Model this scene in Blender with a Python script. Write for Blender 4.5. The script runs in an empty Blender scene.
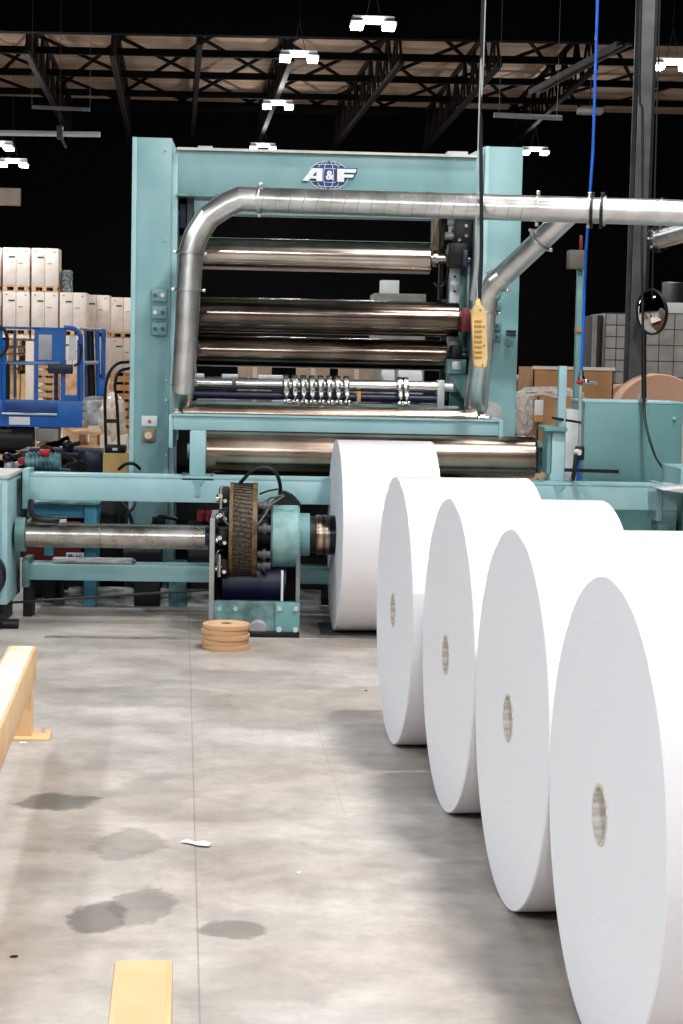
import bpy, bmesh, math, random
from mathutils import Vector, Matrix
random.seed(7)
S = bpy.context.scene
COL = S.collection
PI = math.pi
R = math.radians

# ------------------------------------------------------------------ camera
F_PX, PSI, PITCH, ROLL = 1813.93, R(2.61883), R(4.91149), R(1.19813)
CAM = Vector((-0.137, -1.19, 1.7328)); CAM_H = CAM.z
fwd = Vector((math.sin(PSI)*math.cos(PITCH), math.cos(PSI)*math.cos(PITCH), -math.sin(PITCH)))
rt0 = Vector((math.cos(PSI), -math.sin(PSI), 0)); up0 = rt0.cross(fwd)
rgt = rt0*math.cos(ROLL) + up0*math.sin(ROLL)
upv = -rt0*math.sin(ROLL) + up0*math.cos(ROLL)
cam = bpy.data.cameras.new('camera'); co = bpy.data.objects.new('camera', cam); COL.objects.link(co)
m3 = Matrix((rgt, upv, -fwd)).transposed()
co.matrix_world = Matrix.Translation(CAM) @ m3.to_4x4()
cam.sensor_fit = 'HORIZONTAL'; cam.sensor_width = 36.0; cam.lens = F_PX/683*36
cam.clip_end = 300
S.camera = co

def at(px, py, Y):
    """the point of the place that lies at depth Y behind a pixel of the photograph"""
    d = fwd*F_PX + rgt*(px-341.5) + upv*(512-py)
    return CAM+d*((Y-CAM.y)/d.y)

# ------------------------------------------------------------------ light and exposure
S.view_settings.view_transform = 'Standard'; S.view_settings.look = 'None'
S.view_settings.gamma = 1; S.view_settings.use_curve_mapping = False
S.view_settings.exposure = 0.1
W = bpy.data.worlds.new('world'); S.world = W; W.use_nodes = True
W.node_tree.nodes['Background'].inputs[0].default_value = (0.75, 0.88, 1.0, 1)
W.node_tree.nodes['Background'].inputs[1].default_value = 0.035
FAR_POWER = 150        # high-bay lamps far down the hall
# overhead high-bay lamps out of view: (x, y, z, power)
NEAR_LAMPS = [(2.0, 1.6, 7.4, 330), (2.0, 6.2, 7.4, 380), (2.2, 10.2, 7.4, 170), (-6.8, -0.5, 7.0, 200), (-6.8, 4.5, 7.0, 190), (-6.8, 9.0, 7.0, 180),
              (-0.5, -7.5, 7.0, 800), (-5.0, 18.5, 7.4, 480), (5.6, 17.6, 7.4, 260), (-6.0, -6.5, 7.0, 1150), (-9.5, 33.0, 8.2, 900)]  # far left, left behind viewer and carton load lamps are added fill

# ------------------------------------------------------------------ materials
MATS = {}
def srgb(r, g, b):
    f = lambda c: (c/255/12.92) if c/255 <= 0.04045 else ((c/255+0.055)/1.055)**2.4
    return (f(r), f(g), f(b), 1)
def mat(name, rgb, rough=0.5, metal=0.0, var=0.12, scale=6.0, bump=0.0, stretch=None, rvar=0.0, tint=None, spec=None):
    if name in MATS: return MATS[name]
    m = bpy.data.materials.new(name); m.use_nodes = True; MATS[name] = m
    nt = m.node_tree; b = nt.nodes['Principled BSDF']
    c = srgb(*rgb); b.inputs['Roughness'].default_value = rough; b.inputs['Metallic'].default_value = metal
    if spec is not None: b.inputs['Specular IOR Level'].default_value = spec
    tc = nt.nodes.new('ShaderNodeTexCoord'); mp = nt.nodes.new('ShaderNodeMapping')
    nt.links.new(tc.outputs['Object'], mp.inputs['Vector'])
    if stretch: mp.inputs['Scale'].default_value = stretch
    nz = nt.nodes.new('ShaderNodeTexNoise'); nz.inputs['Scale'].default_value = scale; nz.inputs['Detail'].default_value = 5
    nt.links.new(mp.outputs[0], nz.inputs['Vector'])
    rp = nt.nodes.new('ShaderNodeValToRGB')
    d = tint and srgb(*tint) or tuple(x*(1-2.2*var) for x in c[:3])+(1,)
    rp.color_ramp.elements[0].position = 0.35; rp.color_ramp.elements[0].color = d
    rp.color_ramp.elements[1].position = 0.62; rp.color_ramp.elements[1].color = c
    nt.links.new(nz.outputs['Fac'], rp.inputs[0]); nt.links.new(rp.outputs[0], b.inputs['Base Color'])
    if rvar:
        mr = nt.nodes.new('ShaderNodeMapRange'); mr.inputs['To Min'].default_value = max(0.02, rough-rvar); mr.inputs['To Max'].default_value = rough+rvar
        nt.links.new(nz.outputs['Fac'], mr.inputs['Value']); nt.links.new(mr.outputs[0], b.inputs['Roughness'])
    if bump:
        bp = nt.nodes.new('ShaderNodeBump'); bp.inputs['Strength'].default_value = bump; bp.inputs['Distance'].default_value = 0.01
        nt.links.new(nz.outputs['Fac'], bp.inputs['Height']); nt.links.new(bp.outputs[0], b.inputs['Normal'])
    return m
def emit(name, rgb, s):
    m = bpy.data.materials.new(name); m.use_nodes = True; b = m.node_tree.nodes['Principled BSDF']
    b.inputs['Base Color'].default_value = srgb(*rgb); b.inputs['Emission Color'].default_value = srgb(*rgb)
    b.inputs['Emission Strength'].default_value = s; return m

TEAL = mat('teal_paint', (138, 177, 180), 0.42, 0, 0.10, 2.2, 0.03, rvar=0.06, tint=(116, 159, 163))
TEALB = mat('teal_paint_light', (162, 198, 202), 0.45, 0, 0.08, 2.5, 0.03, tint=(140, 182, 188))
TEALD = mat('teal_paint_worn', (116, 156, 154), 0.5, 0, 0.2, 7, 0.1, tint=(64, 92, 92))
TEALC = mat('teal_cabinet_paint', (106, 152, 152), 0.45, 0, 0.1, 1.6, 0.02, tint=(96, 142, 142))
LBLUE = mat('light_blue_paint', (70, 150, 180), 0.5, 0, 0.1, 4)
STEEL = mat('roller_steel', (206, 194, 184), 0.18, 1, 0.12, 2.5, 0.0, (1.2, 1, 1), 0.03, tint=(176, 160, 148))
STEELD = mat('roller_steel_dark', (126, 112, 102), 0.17, 1, 0.2, 2.5, 0.0, (1.2, 1, 1), 0.03, tint=(88, 76, 68))
STEELM = mat('roller_steel_brown', (174, 156, 142), 0.24, 1, 0.2, 2.5, 0.0, (1.2, 1, 1), 0.05, tint=(134, 116, 102))
SHAFT = mat('worn_shaft_steel', (190, 186, 182), 0.28, 1, 0.2, 4, 0.01, (2, 2, 2), 0.07, tint=(160, 152, 144))
GALV = mat('galvanised_duct', (228, 227, 225), 0.33, 0.95, 0.12, 7, 0.03, (1, 1, 1), 0.1, tint=(204, 203, 200))
CHROME = mat('bright_metal', (225, 225, 222), 0.2, 1, 0.1, 8)
BLACK = mat('black_rubber', (16, 16, 17), 0.5, 0, 0.1, 8)
BLACKM = mat('black_machine_metal', (20, 20, 22), 0.45, 0.3, 0.2, 12)
NAVY = mat('dark_blue_paint', (24, 32, 66), 0.4, 0, 0.2, 6)
DARKST = mat('dark_roof_steel', (8, 8, 8), 0.8, 0, 0.2, 2, spec=0.1)
JOIST = mat('brown_roof_steel', (30, 25, 22), 0.7, 0, 0.2, 2, spec=0.2)
YEL = mat('cream_yellow_paint', (228, 190, 142), 0.5, 0, 0.08, 3, 0.02, tint=(220, 178, 128))
YELTOP = mat('yellow_paint_worn', (224, 187, 142), 0.4, 0, 0.1, 6, 0.02, tint=(218, 178, 132))
PENDY = mat('pendant_yellow', (234, 198, 134), 0.4, 0, 0.06, 8)
CARD = mat('brown_cardboard', (190, 144, 104), 0.85, 0, 0.1, 5, tint=(172, 126, 86))
CARTON = mat('pale_carton', (234, 220, 209), 0.6, 0, 0.06, 3, tint=(222, 204, 190))
TAPE = mat('green_label_strip', (70, 96, 74), 0.6)
WOOD = mat('pallet_wood', (226, 188, 148), 0.8, 0, 0.15, 6, 0.1, (1, 1, 6), tint=(196, 152, 110))
WOODD = mat('old_pallet_wood', (170, 132, 98), 0.85, 0, 0.2, 6, 0.1, (1, 1, 6))
DISC = mat('coreboard_edge', (208, 168, 128), 0.8, 0, 0.12, 4, 0.03, (1, 1, 30), tint=(184, 140, 102))
BLUE = mat('lift_blue_paint', (22, 108, 196), 0.4, 0, 0.1, 4, tint=(14, 88, 168))
HOSEB = mat('blue_hose', (24, 98, 214), 0.35)
GREY = mat('grey_paint', (150, 150, 150), 0.5)
GREYL = mat('light_grey_metal', (200, 204, 206), 0.4, 0.3)
GREYD = mat('dark_grey_steel', (92, 92, 96), 0.5, 0.2, 0.2, 3)
WHITE = mat('white_sheet', (236, 238, 240), 0.5, 0, 0.04)
RED = mat('red_paint', (170, 26, 32), 0.4)
REDD = mat('dark_red_paint', (120, 22, 26), 0.5, 0, 0.2, 6)
TAN = mat('tan_board', (196, 160, 122), 0.7)
PLATE = mat('scuffed_steel_plate', (222, 222, 220), 0.45, 0.1, 0.3, 7, 0.1, (1, 4, 4), 0.1, tint=(120, 118, 116))
NAVYL = mat('emblem_blue', (30, 66, 128), 0.4, 0, 0.02)
WRAP = mat('cloudy_plastic_wrap', (228, 216, 204), 0.3, 0, 0.1, 5, 0.2, tint=(200, 176, 154))
MESHM = mat('guard_mesh', (96, 82, 64), 0.6, 0.3, 0.3, 60, 0.5, tint=(40, 32, 26))
TEALM = mat('teal_motor_paint', (96, 142, 146), 0.4, 0, 0.2, 14, 0.1, tint=(30, 70, 76))
BLOCKW = mat('grey_wrapped_load', (176, 172, 166), 0.5, 0, 0.1, 4, tint=(150, 146, 140))
LAMPM = emit('lamp_tube_glow', (255, 250, 240), 34)
CLEAR = mat('clear_film_roll', (150, 160, 165), 0.12, 0, 0.3, 20, 0.6, tint=(60, 66, 70))

# paper: coated outer wrap and wound edge
PAPER = mat('white_coated_paper', (230, 227, 230), 0.2, 0, 0.005, 2, spec=0.6)
def paper_edge():
    m = bpy.data.materials.new('wound_paper_edge'); m.use_nodes = True; nt = m.node_tree; b = nt.nodes['Principled BSDF']
    b.inputs['Roughness'].default_value = 0.75
    tc = nt.nodes.new('ShaderNodeTexCoord'); sp = nt.nodes.new('ShaderNodeSeparateXYZ'); nt.links.new(tc.outputs['Object'], sp.inputs[0])
    s = nt.nodes.new('ShaderNodeMath'); s.operation = 'SUBTRACT'; s.inputs[1].default_value = 0.6; nt.links.new(sp.outputs['Z'], s.inputs[0])
    cb = nt.nodes.new('ShaderNodeCombineXYZ'); nt.links.new(sp.outputs['Y'], cb.inputs[1]); nt.links.new(s.outputs[0], cb.inputs[2])
    ln = nt.nodes.new('ShaderNodeVectorMath'); ln.operation = 'LENGTH'; nt.links.new(cb.outputs[0], ln.inputs[0])
    nz = nt.nodes.new('ShaderNodeTexNoise'); nz.noise_dimensions = '1D'; nz.inputs['Scale'].default_value = 55; nz.inputs['Detail'].default_value = 4
    nt.links.new(ln.outputs['Value'], nz.inputs['W'])
    rp = nt.nodes.new('ShaderNodeValToRGB')
    rp.color_ramp.elements[0].position = 0.3; rp.color_ramp.elements[0].color = srgb(237, 240, 246)
    rp.color_ramp.elements[1].position = 0.6; rp.color_ramp.elements[1].color = srgb(241, 243, 248)
    nt.links.new(nz.outputs['Fac'], rp.inputs[0]); nt.links.new(rp.outputs[0], b.inputs['Base Color'])
    return m
EDGE = paper_edge()

def floor_mat():
    m = bpy.data.materials.new('polished_concrete'); m.use_nodes = True; nt = m.node_tree; b = nt.nodes['Principled BSDF']
    N = nt.nodes.new; L = nt.links.new
    tc = N('ShaderNodeTexCoord')
    def noise(scale, det=6, rough=0.6, vec=None):
        n = N('ShaderNodeTexNoise'); n.inputs['Scale'].default_value = scale; n.inputs['Detail'].default_value = det; n.inputs['Roughness'].default_value = rough
        L(vec or tc.outputs['Object'], n.inputs['Vector']); return n.outputs['Fac']
    def ramp(fac, a, ca, c, cc):
        r = N('ShaderNodeValToRGB'); r.color_ramp.elements[0].position = a; r.color_ramp.elements[0].color = ca
        r.color_ramp.elements[1].position = c; r.color_ramp.elements[1].color = cc; L(fac, r.inputs[0]); return r.outputs[0]
    def mix(fac, a, c, mode='MIX'):
        x = N('ShaderNodeMix'); x.data_type = 'RGBA'; x.blend_type = mode
        if isinstance(fac, float): x.inputs[0].default_value = fac
        else: L(fac, x.inputs[0])
        for i, v in ((6, a), (7, c)):
            if isinstance(v, tuple): x.inputs[i].default_value = v
            else: L(v, x.inputs[i])
        return x.outputs[2]
    def math_(op, a, c=None, clamp=False):
        x = N('ShaderNodeMath'); x.operation = op; x.use_clamp = clamp
        for i, v in ((0, a), (1, c)):
            if v is None: continue
            if isinstance(v, (int, float)): x.inputs[i].default_value = v
            else: L(v, x.inputs[i])
        return x.outputs[0]
    base = ramp(noise(0.9), 0.3, srgb(180, 171, 164), 0.7, srgb(207, 202, 196))
    mp = N('ShaderNodeMapping'); mp.inputs['Scale'].default_value = (1.5, 2.2, 1); L(tc.outputs['Object'], mp.inputs[0])
    mott = noise(1.6, 8, 0.65, mp.outputs[0])
    base = mix(0.55, base, ramp(mott, 0.35, (0.55, 0.54, 0.53, 1), 0.62, (1, 1, 1, 1)), 'MULTIPLY')
    big = noise(0.55, 3, 0.5)
    base = mix(0.5, base, ramp(big, 0.38, (0.84, 0.75, 0.67, 1), 0.6, (1, 1, 1, 1)), 'MULTIPLY')
    patch = noise(2.3, 10, 0.75)
    base = mix(0.5, base, ramp(patch, 0.42, (0.66, 0.65, 0.64, 1), 0.56, (1, 1, 1, 1)), 'MULTIPLY')
    fine = noise(14, 8, 0.7)
    base = mix(0.3, base, ramp(fine, 0.35, (0.6, 0.6, 0.6, 1), 0.6, (1, 1, 1, 1)), 'MULTIPLY')
    sp = N('ShaderNodeSeparateXYZ'); L(tc.outputs['Object'], sp.inputs[0])
    wob = noise(5, 5, 0.7)
    # oil stains: (x, y, half width, half depth, strength)
    for (sx, sy, a, c, s) in [(-0.90, 5.71, 0.155, 0.13, 0.75), (-0.61, 4.28, 0.085, 0.16, 0.72), (-0.185, 4.17, 0.105, 0.095, 0.6), (-0.48, 4.40, 0.10, 0.20, 0.5),
                              (-0.58, 5.12, 0.12, 0.2, 0.4), (-0.55, 5.8, 0.16, 0.3, 0.22), (-0.75, 7.9, 0.5, 0.3, 0.25), (0.0, 7.4, 0.5, 0.3, 0.16), (-0.15, 8.4, 0.5, 0.3, 0.15)]:
        dx = math_('DIVIDE', math_('SUBTRACT', sp.outputs['X'], sx), a); dy = math_('DIVIDE', math_('SUBTRACT', sp.outputs['Y'], sy), c)
        d = math_('SQRT', math_('ADD', math_('MULTIPLY', dx, dx), math_('MULTIPLY', dy, dy)))
        d = math_('ADD', d, math_('MULTIPLY', math_('SUBTRACT', wob, 0.5), 1.6))
        f = math_('MULTIPLY', math_('MULTIPLY', math_('SUBTRACT', 1.1, d), 5.0, True), s)
        base = mix(f, base, srgb(88, 85, 80))
    # saw-cut joint and two hairline scratches
    for (x0, y0, x1, y1, w, s) in [(-0.519, 9.174, -0.267, 3.393, 0.0028, 0.5), (0.145, 7.4, 0.209, 5.55, 0.002, 0.3)]:
        k = (x1-x0)/(y1-y0)
        e = math_('ABSOLUTE', math_('SUBTRACT', math_('SUBTRACT', sp.outputs['X'], x0), math_('MULTIPLY', math_('SUBTRACT', sp.outputs['Y'], y0), k)))
        f = math_('MULTIPLY', math_('MULTIPLY', math_('LESS_THAN', e, w), s), math_('ADD', wob, 0.3))
        if s < 0.5:
            f = math_('MULTIPLY', f, math_('MULTIPLY', math_('LESS_THAN', sp.outputs['Y'], y0), math_('GREATER_THAN', sp.outputs['Y'], y1)))
        base = mix(f, base, srgb(92, 88, 86))
    L(base, b.inputs['Base Color'])
    mr = N('ShaderNodeMapRange'); mr.inputs['To Min'].default_value = 0.34; mr.inputs['To Max'].default_value = 0.62; L(mott, mr.inputs['Value']); L(mr.outputs[0], b.inputs['Roughness'])
    bp = N('ShaderNodeBump'); bp.inputs['Strength'].default_value = 0.05; L(fine, bp.inputs['Height']); L(bp.outputs[0], b.inputs['Normal'])
    return m
FLOOR = floor_mat()

# ------------------------------------------------------------------ mesh helpers
class MB:
    def __init__(self): self.bm = bmesh.new()
    def box(self, x0, x1, y0, y1, z0, z1, bevel=0.0, M=None):
        g = bmesh.ops.create_cube(self.bm, size=1)
        vs = g['verts']
        for v in vs:
            v.co = Vector(((x0+x1)/2+v.co.x*abs(x1-x0), (y0+y1)/2+v.co.y*abs(y1-y0), (z0+z1)/2+v.co.z*abs(z1-z0)))
        if bevel:
            es = list({e for v in vs for e in v.link_edges})
            r = bmesh.ops.bevel(self.bm, geom=es, offset=bevel, segments=2, profile=0.5, affect='EDGES')
            vs = list({v for f in r['faces'] for v in f.verts} | {v for v in vs if v.is_valid})
        if M is not None:
            for v in vs: v.co = M @ v.co
        return self
    def bar(self, a, b, w, h, up=(0, 0, 1)):
        a, b = Vector(a), Vector(b); d = (b-a); L = d.length; d.normalize(); u = Vector(up)
        s = d.cross(u)
        if s.length < 1e-4: s = d.cross(Vector((0, 1, 0)))
        s.normalize(); u = s.cross(d)
        M = Matrix((d, s, u)).transposed().to_4x4(); M.translation = (a+b)/2
        return self.box(-L/2, L/2, -w/2, w/2, -h/2, h/2, M=M)
    def cyl(self, a, b, r, r2=None, seg=32, cap=True):
        a, b = Vector(a), Vector(b); d = b-a; L = d.length
        q = d.to_track_quat('Z', 'Y').to_matrix().to_4x4(); q.translation = (a+b)/2
        bmesh.ops.create_cone(self.bm, cap_ends=cap, segments=seg, radius1=r, radius2=r if r2 is None else r2, depth=L, matrix=q)
        return self
    def lathe(self, prof, a, axis, seg=64, closed=False):
        """prof: (distance along axis, radius)"""
        a = Vector(a); ax = Vector(axis).normalized()
        u = ax.cross(Vector((0, 0, 1)));  u = Vector((1, 0, 0)) if u.length < 1e-4 else u.normalized()
        w = ax.cross(u); rings = []
        for (t, r) in prof:
            if r < 1e-6: rings.append([self.bm.verts.new(a+ax*t)]); continue
            rings.append([self.bm.verts.new(a+ax*t+(u*math.cos(2*PI*i/seg)+w*math.sin(2*PI*i/seg))*r) for i in range(seg)])
        n = len(rings)
        for k in range(n if closed else n-1):
            A, B = rings[k], rings[(k+1) % n]
            for i in range(seg):
                j = (i+1) % seg
                if len(A) == 1 and len(B) == 1: continue
                if len(A) == 1: self.bm.faces.new((A[0], B[i], B[j]))
                elif len(B) == 1: self.bm.faces.new((A[i], A[j], B[0]))
                else: self.bm.faces.new((A[i], A[j], B[j], B[i]))
        return self
    def tube(self, pts, r, seg=20, cap=True):
        pts = [Vector(p) for p in pts]; n = len(pts); rings = []
        t0 = (pts[1]-pts[0]).normalized(); u = t0.orthogonal().normalized()
        for i, p in enumerate(pts):
            if i == 0: t = t0; k = 1
            elif i == n-1: t = (pts[-1]-pts[-2]).normalized(); k = 1
            else:
                t1 = (pts[i]-pts[i-1]).normalized(); t2 = (pts[i+1]-pts[i]).normalized(); t = (t1+t2).normalized()
            u = (u-t*u.dot(t)).normalized(); w = t.cross(u)
            rr = r[i] if isinstance(r, (list, tuple)) else r
            rings.append([self.bm.verts.new(p+(u*math.cos(2*PI*j/seg)+w*math.sin(2*PI*j/seg))*rr) for j in range(seg)])
        for k in range(n-1):
            for j in range(seg):
                q = (j+1) % seg
                self.bm.faces.new((rings[k][j], rings[k][q], rings[k+1][q], rings[k+1][j]))
        if cap:
            self.bm.faces.new(rings[0][::-1]); self.bm.faces.new(rings[-1])
        return self
    def prism(self, pts, origin, u, v, depth):
        """a flat outline pts (2D) in axes u, v pushed along their normal"""
        o, u, v = Vector(origin), Vector(u), Vector(v); n = u.cross(v).normalized()*depth
        A = [self.bm.verts.new(o+u*p[0]+v*p[1]) for p in pts]; B = [self.bm.verts.new(p.co+n) for p in A]
        self.bm.faces.new(A[::-1]); self.bm.faces.new(B)
        for i in range(len(A)):
            j = (i+1) % len(A); self.bm.faces.new((A[i], A[j], B[j], B[i]))
        return self
    def sphere(self, c, r, sx=1, sy=1, sz=1, seg=20):
        M = Matrix.Translation(c) @ Matrix.Diagonal((sx, sy, sz, 1))
        bmesh.ops.create_uvsphere(self.bm, u_segments=seg, v_segments=seg//2, radius=r, matrix=M); return self
    def build(self, name, m, parent=None, sharp=35, label=None):
        bmesh.ops.recalc_face_normals(self.bm, faces=self.bm.faces[:])
        me = bpy.data.meshes.new(name)
        if parent is not None:
            p = parent; o = Vector((0, 0, 0))
            local = False
            while p is not None: o += p.location; local = local or p.get('_local') is not None; p = p.parent
            if not local:
                for v in self.bm.verts: v.co -= o
        for f in self.bm.faces: f.smooth = True
        self.bm.to_mesh(me); self.bm.free()
        me.set_sharp_from_angle(angle=R(sharp))
        if not isinstance(m, (list, tuple)): m = [m]
        for x in m: me.materials.append(x)
        ob = bpy.data.objects.new(name, me); COL.objects.link(ob)
        if parent is not None: ob.parent = parent
        if label: ob['label'] = label
        return ob
def smooth_path(pts, n=10):
    P = [Vector(p) for p in pts]; P = [P[0]*2-P[1]]+P+[P[-1]*2-P[-2]]; out = []
    for i in range(1, len(P)-2):
        for k in range(n):
            t = k/n; a, b, c, d = P[i-1:i+3]
            out.append(0.5*((2*b)+(c-a)*t+(2*a-5*b+4*c-d)*t*t+(3*b-a-3*c+d)*t**3))
    out.append(P[-2]); return out
def tag(o, label, cat, group=None, kind=None):
    o['label'] = label; o['category'] = cat
    if group: o['group'] = group
    if kind: o['kind'] = kind
    return o
def thing(name, label, cat, loc=(0, 0, 0), group=None, local=False, rz=0):
    o = bpy.data.objects.new(name, None); COL.objects.link(o); o.location = loc; o.rotation_euler = (0, 0, rz); o.empty_display_size = 0.1
    if local: o['_local'] = 1
    return tag(o, label, cat, group)
def solo(mb, name, m, label, cat, group=None):
    return tag(mb.build(name, m), label, cat, group)
def structure(mb, name, m, label=None):
    o = mb.build(name, m); o['kind'] = 'structure'; o['label'] = label or name.replace('_', ' '); return o
def copy_tree(o, parent=None):
    c = o.copy(); COL.objects.link(c); c.parent = parent
    for ch in list(o.children): copy_tree(ch, c)
    return c
def text_mesh(body, name, m, loc, size, parent, depth=0.004, bold=0.0, sx=1.0):
    cu = bpy.data.curves.new(name, 'FONT'); cu.body = body; cu.size = size; cu.extrude = depth; cu.offset = bold
    cu.align_x = 'CENTER'; cu.align_y = 'CENTER'
    t = bpy.data.objects.new(name, cu); COL.objects.link(t)
    dg = bpy.context.evaluated_depsgraph_get(); me = bpy.data.meshes.new_from_object(t.evaluated_get(dg))
    bpy.data.objects.remove(t)
    M = Matrix.Translation(loc) @ Matrix.Rotation(PI/2, 4, 'X') @ Matrix.Diagonal((sx, 1, 1, 1))
    o = Vector((0, 0, 0)); p = parent
    while p is not None: o += p.location; p = p.parent
    me.transform(Matrix.Translation(-o) @ M); me.materials.append(m)
    ob = bpy.data.objects.new(name, me); COL.objects.link(ob); ob.parent = parent; return ob

# ------------------------------------------------------------------ the hall
DECK_Z = 9.5; BACK_Y = 62.0
structure(MB().box(-30, 34, -14, BACK_Y, -0.3, 0), 'floor', FLOOR, 'worn grey polished concrete floor with oil stains')
WALLD = mat('black_far_wall', (12, 12, 13), 0.9, 0, 0.1, 0.4, spec=0.05)
WALLG = mat('grey_hall_wall', (120, 118, 114), 0.9, 0, 0.1, 0.5)
structure(MB().box(-30, 34, BACK_Y, BACK_Y+0.3, 0, 12), 'wall_back', WALLD)
structure(MB().box(-30.3, -30, -14, BACK_Y, 0, 12), 'wall_left', WALLD)
structure(MB().box(34, 34.3, -14, BACK_Y, 0, 12), 'wall_right', WALLD)
structure(MB().box(-30, 34, -14.3, -14, 0, 12), 'wall_front', WALLG)
DECKM = mat('tan_roof_deck', (214, 188, 166), 0.8, 0, 0.1, 1.2, 0.0, (0.15, 2.0, 1), tint=(176, 146, 122))
BLKDECK = mat('black_painted_roof', (9, 10, 13), 0.8, 0, 0.2, 0.6, spec=0.05)
structure(MB().box(-30, 34, -14, BACK_Y, 12, 12.3), 'ceiling', BLKDECK, 'black roof of the hall')
structure(MB().box(-30, 34, 38.5, 56.0, DECK_Z, DECK_Z+0.2), 'ceiling_deck', DECKM, 'tan corrugated roof deck above the far bay')
# dark bulkhead beam in front of the lit deck
b = MB(); zb = at(341, 36.5, 37.0).z
e0 = at(-40, 30, 37.0); e1 = at(720, 44.5, 37.0)
b.prism([(-14, e0.z-0.25), (e0.x, e0.z), (e1.x, e1.z), (20, e1.z-0.08), (20, 12), (-12, 12)], (0, 37.0, 0), (1, 0, 0), (0, 0, 1), -0.3)
structure(b, 'trim_bulkhead', BLKDECK, 'deep black bulkhead across the hall')
# far dark bulkhead behind the deck
zf = at(341, 106, 56.0).z
structure(MB().box(-30, 34, 56.0, 56.3, 0, DECK_Z+0.3), 'wall_partition', WALLD, 'black partition at the far end of the bay')

# roof purlins (run across) with diagonal bracing and depth-running trusses
names = ['nearest', 'second nearest', 'third nearest', 'farthest']
YP = [41.6, 45.0, 48.8, 52.8]
for k, (Y, py) in enumerate(zip(YP, (53, 75, 94, 108))):
    z = at(341, py+1, Y).z
    zl = at(0, py-2, Y).z; zr = at(683, py+9, Y).z
    mb = MB().bar((at(-60, 0, Y).x-3, Y, zl), (at(720, 0, Y).x+3, Y, zr), 0.14, 0.16)
    solo(mb, 'roof_purlin', DARKST, 'dark steel purlin across the lit roof bay, %s of the four' % names[k], 'roof beam', 'purlins under the tan roof deck')
Z_B = 9.18
xs = [at(x, 52.5, 41.6).x for x in (-14, 73, 160, 247, 334, 421, 508, 595, 682)]
p = xs[1]-xs[0]; br = 0
for i in range(-2, 11):
    for sgn in (1, -1):
        x0 = xs[0]+p*i
        mb = MB().bar((x0, 39.6, Z_B), (x0+sgn*p*2.15, 54.5, Z_B), 0.07, 0.07)
        solo(mb, 'roof_brace', DARKST, 'thin diagonal bracing rod crossing under the tan roof deck', 'brace', 'diagonal bracing rods under the roof deck')
def truss(x0, y0, x1, y1, ztop, h, m, label, flange=0.12, n=16, double=True):
    t = thing('roof_truss', label, 'truss', (x0, y0, ztop-h), 'trusses running down the hall')
    MB().bar((x0, y0, ztop), (x1, y1, ztop), flange, 0.12).build('top_chord', m, t)
    MB().bar((x0, y0, ztop-h), (x1, y1, ztop-h), flange*1.3, 0.10).build('bottom_chord', m, t)
    w = MB(); P = lambda k, z: Vector((x0+(x1-x0)*k/n, y0+(y1-y0)*k/n, z))
    for k in range(n):
        w.bar(P(k, ztop if k % 2 else ztop-h), P(k+1, ztop-h if k % 2 else ztop), 0.06, 0.06)
        if k % 2: w.bar(P(k, ztop), P(k, ztop-h), 0.05, 0.05)
    w.build('web', m, t); return t
ords = ['leftmost', 'second from left', 'third from left', 'fourth from left', 'fifth from left', 'sixth from left', 'rightmost']
# bottom-chord pixels near (at the bulkhead) and far
for k, (xn, xf, m) in enumerate([(26, 72, JOIST), (112, 130, JOIST), (200, 193, JOIST), (292, 258, JOIST), (402, 335, JOIST), (500, 425, JOIST), (596, 505, DARKST)]):
    a = at(xn, 50, 39.0); c = at(xf, 118, 55.5)
    truss(a.x, 39.0, c.x, 55.5, 9.25, 1.1 if k != 2 else 0.8, m, 'dark open-web roof truss running away down the hall, %s' % ords[k], 0.09, 18)

# twin-lamp high-bay fixtures
def high_bay(loc, label, power, s=1.0, near=False, group='twin-lamp high-bay lights', ztop=12.0):
    x, y, z = loc
    t = thing('high_bay_light', label, 'ceiling light', (x, y, z), group)
    MB().box(x-0.36*s, x+0.36*s, y-0.10*s, y+0.10*s, z+0.02*s, z+0.14*s, 0.015*s).build('housing', GREYL, t)
    for q in (-1, 1):
        h = MB(); cx = x+q*0.27*s
        h.box(cx-0.12*s, cx+0.12*s, y-0.20*s, y+0.20*s, z-0.02*s, z+0.04*s, 0.01*s)
        rf = h.build('reflector', GREYL, t)
        MB().box(cx-0.10*s, cx+0.10*s, y-0.17*s, y+0.17*s, z-0.07*s, z-0.015*s, 0.012*s).build('lamp_lens', LAMPM, rf)
    w = MB()
    w.cyl((x-0.12*s, y, z+0.14*s), (x, y, z+0.7*s), 0.006*s, seg=6).cyl((x+0.12*s, y, z+0.14*s), (x, y, z+0.7*s), 0.006*s, seg=6).cyl((x, y, z+0.7*s), (x, y, ztop), 0.006*s, seg=6)
    w.build('hanger_wire', BLACKM, t)
    ld = bpy.data.lights.new('high_bay_lamp', 'AREA'); ld.energy = power; ld.shape = 'RECTANGLE'; ld.size = 0.75*s; ld.size_y = 0.4*s
    ld.color = (1.0, 0.985, 0.965) if x > 0 else (0.90, 0.95, 1.0)
    lo = bpy.data.objects.new('lamp', ld); COL.objects.link(lo); lo.parent = t; lo.location = (0, 0, -0.085*s)
    return t
place = ['right front', 'right middle', 'right rear', 'left front', 'left middle', 'left rear', 'centre behind the viewer', 'far left, added to brighten the left background', 'far right', 'left behind the viewer, added to fill the roll faces', 'added to brighten the carton loads']
for k, (x, y, z, pw) in enumerate(NEAR_LAMPS):
    high_bay((x, y, z), 'twin-lamp high-bay light out of view overhead, %s' % place[k], pw, 1.0, True)
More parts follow.
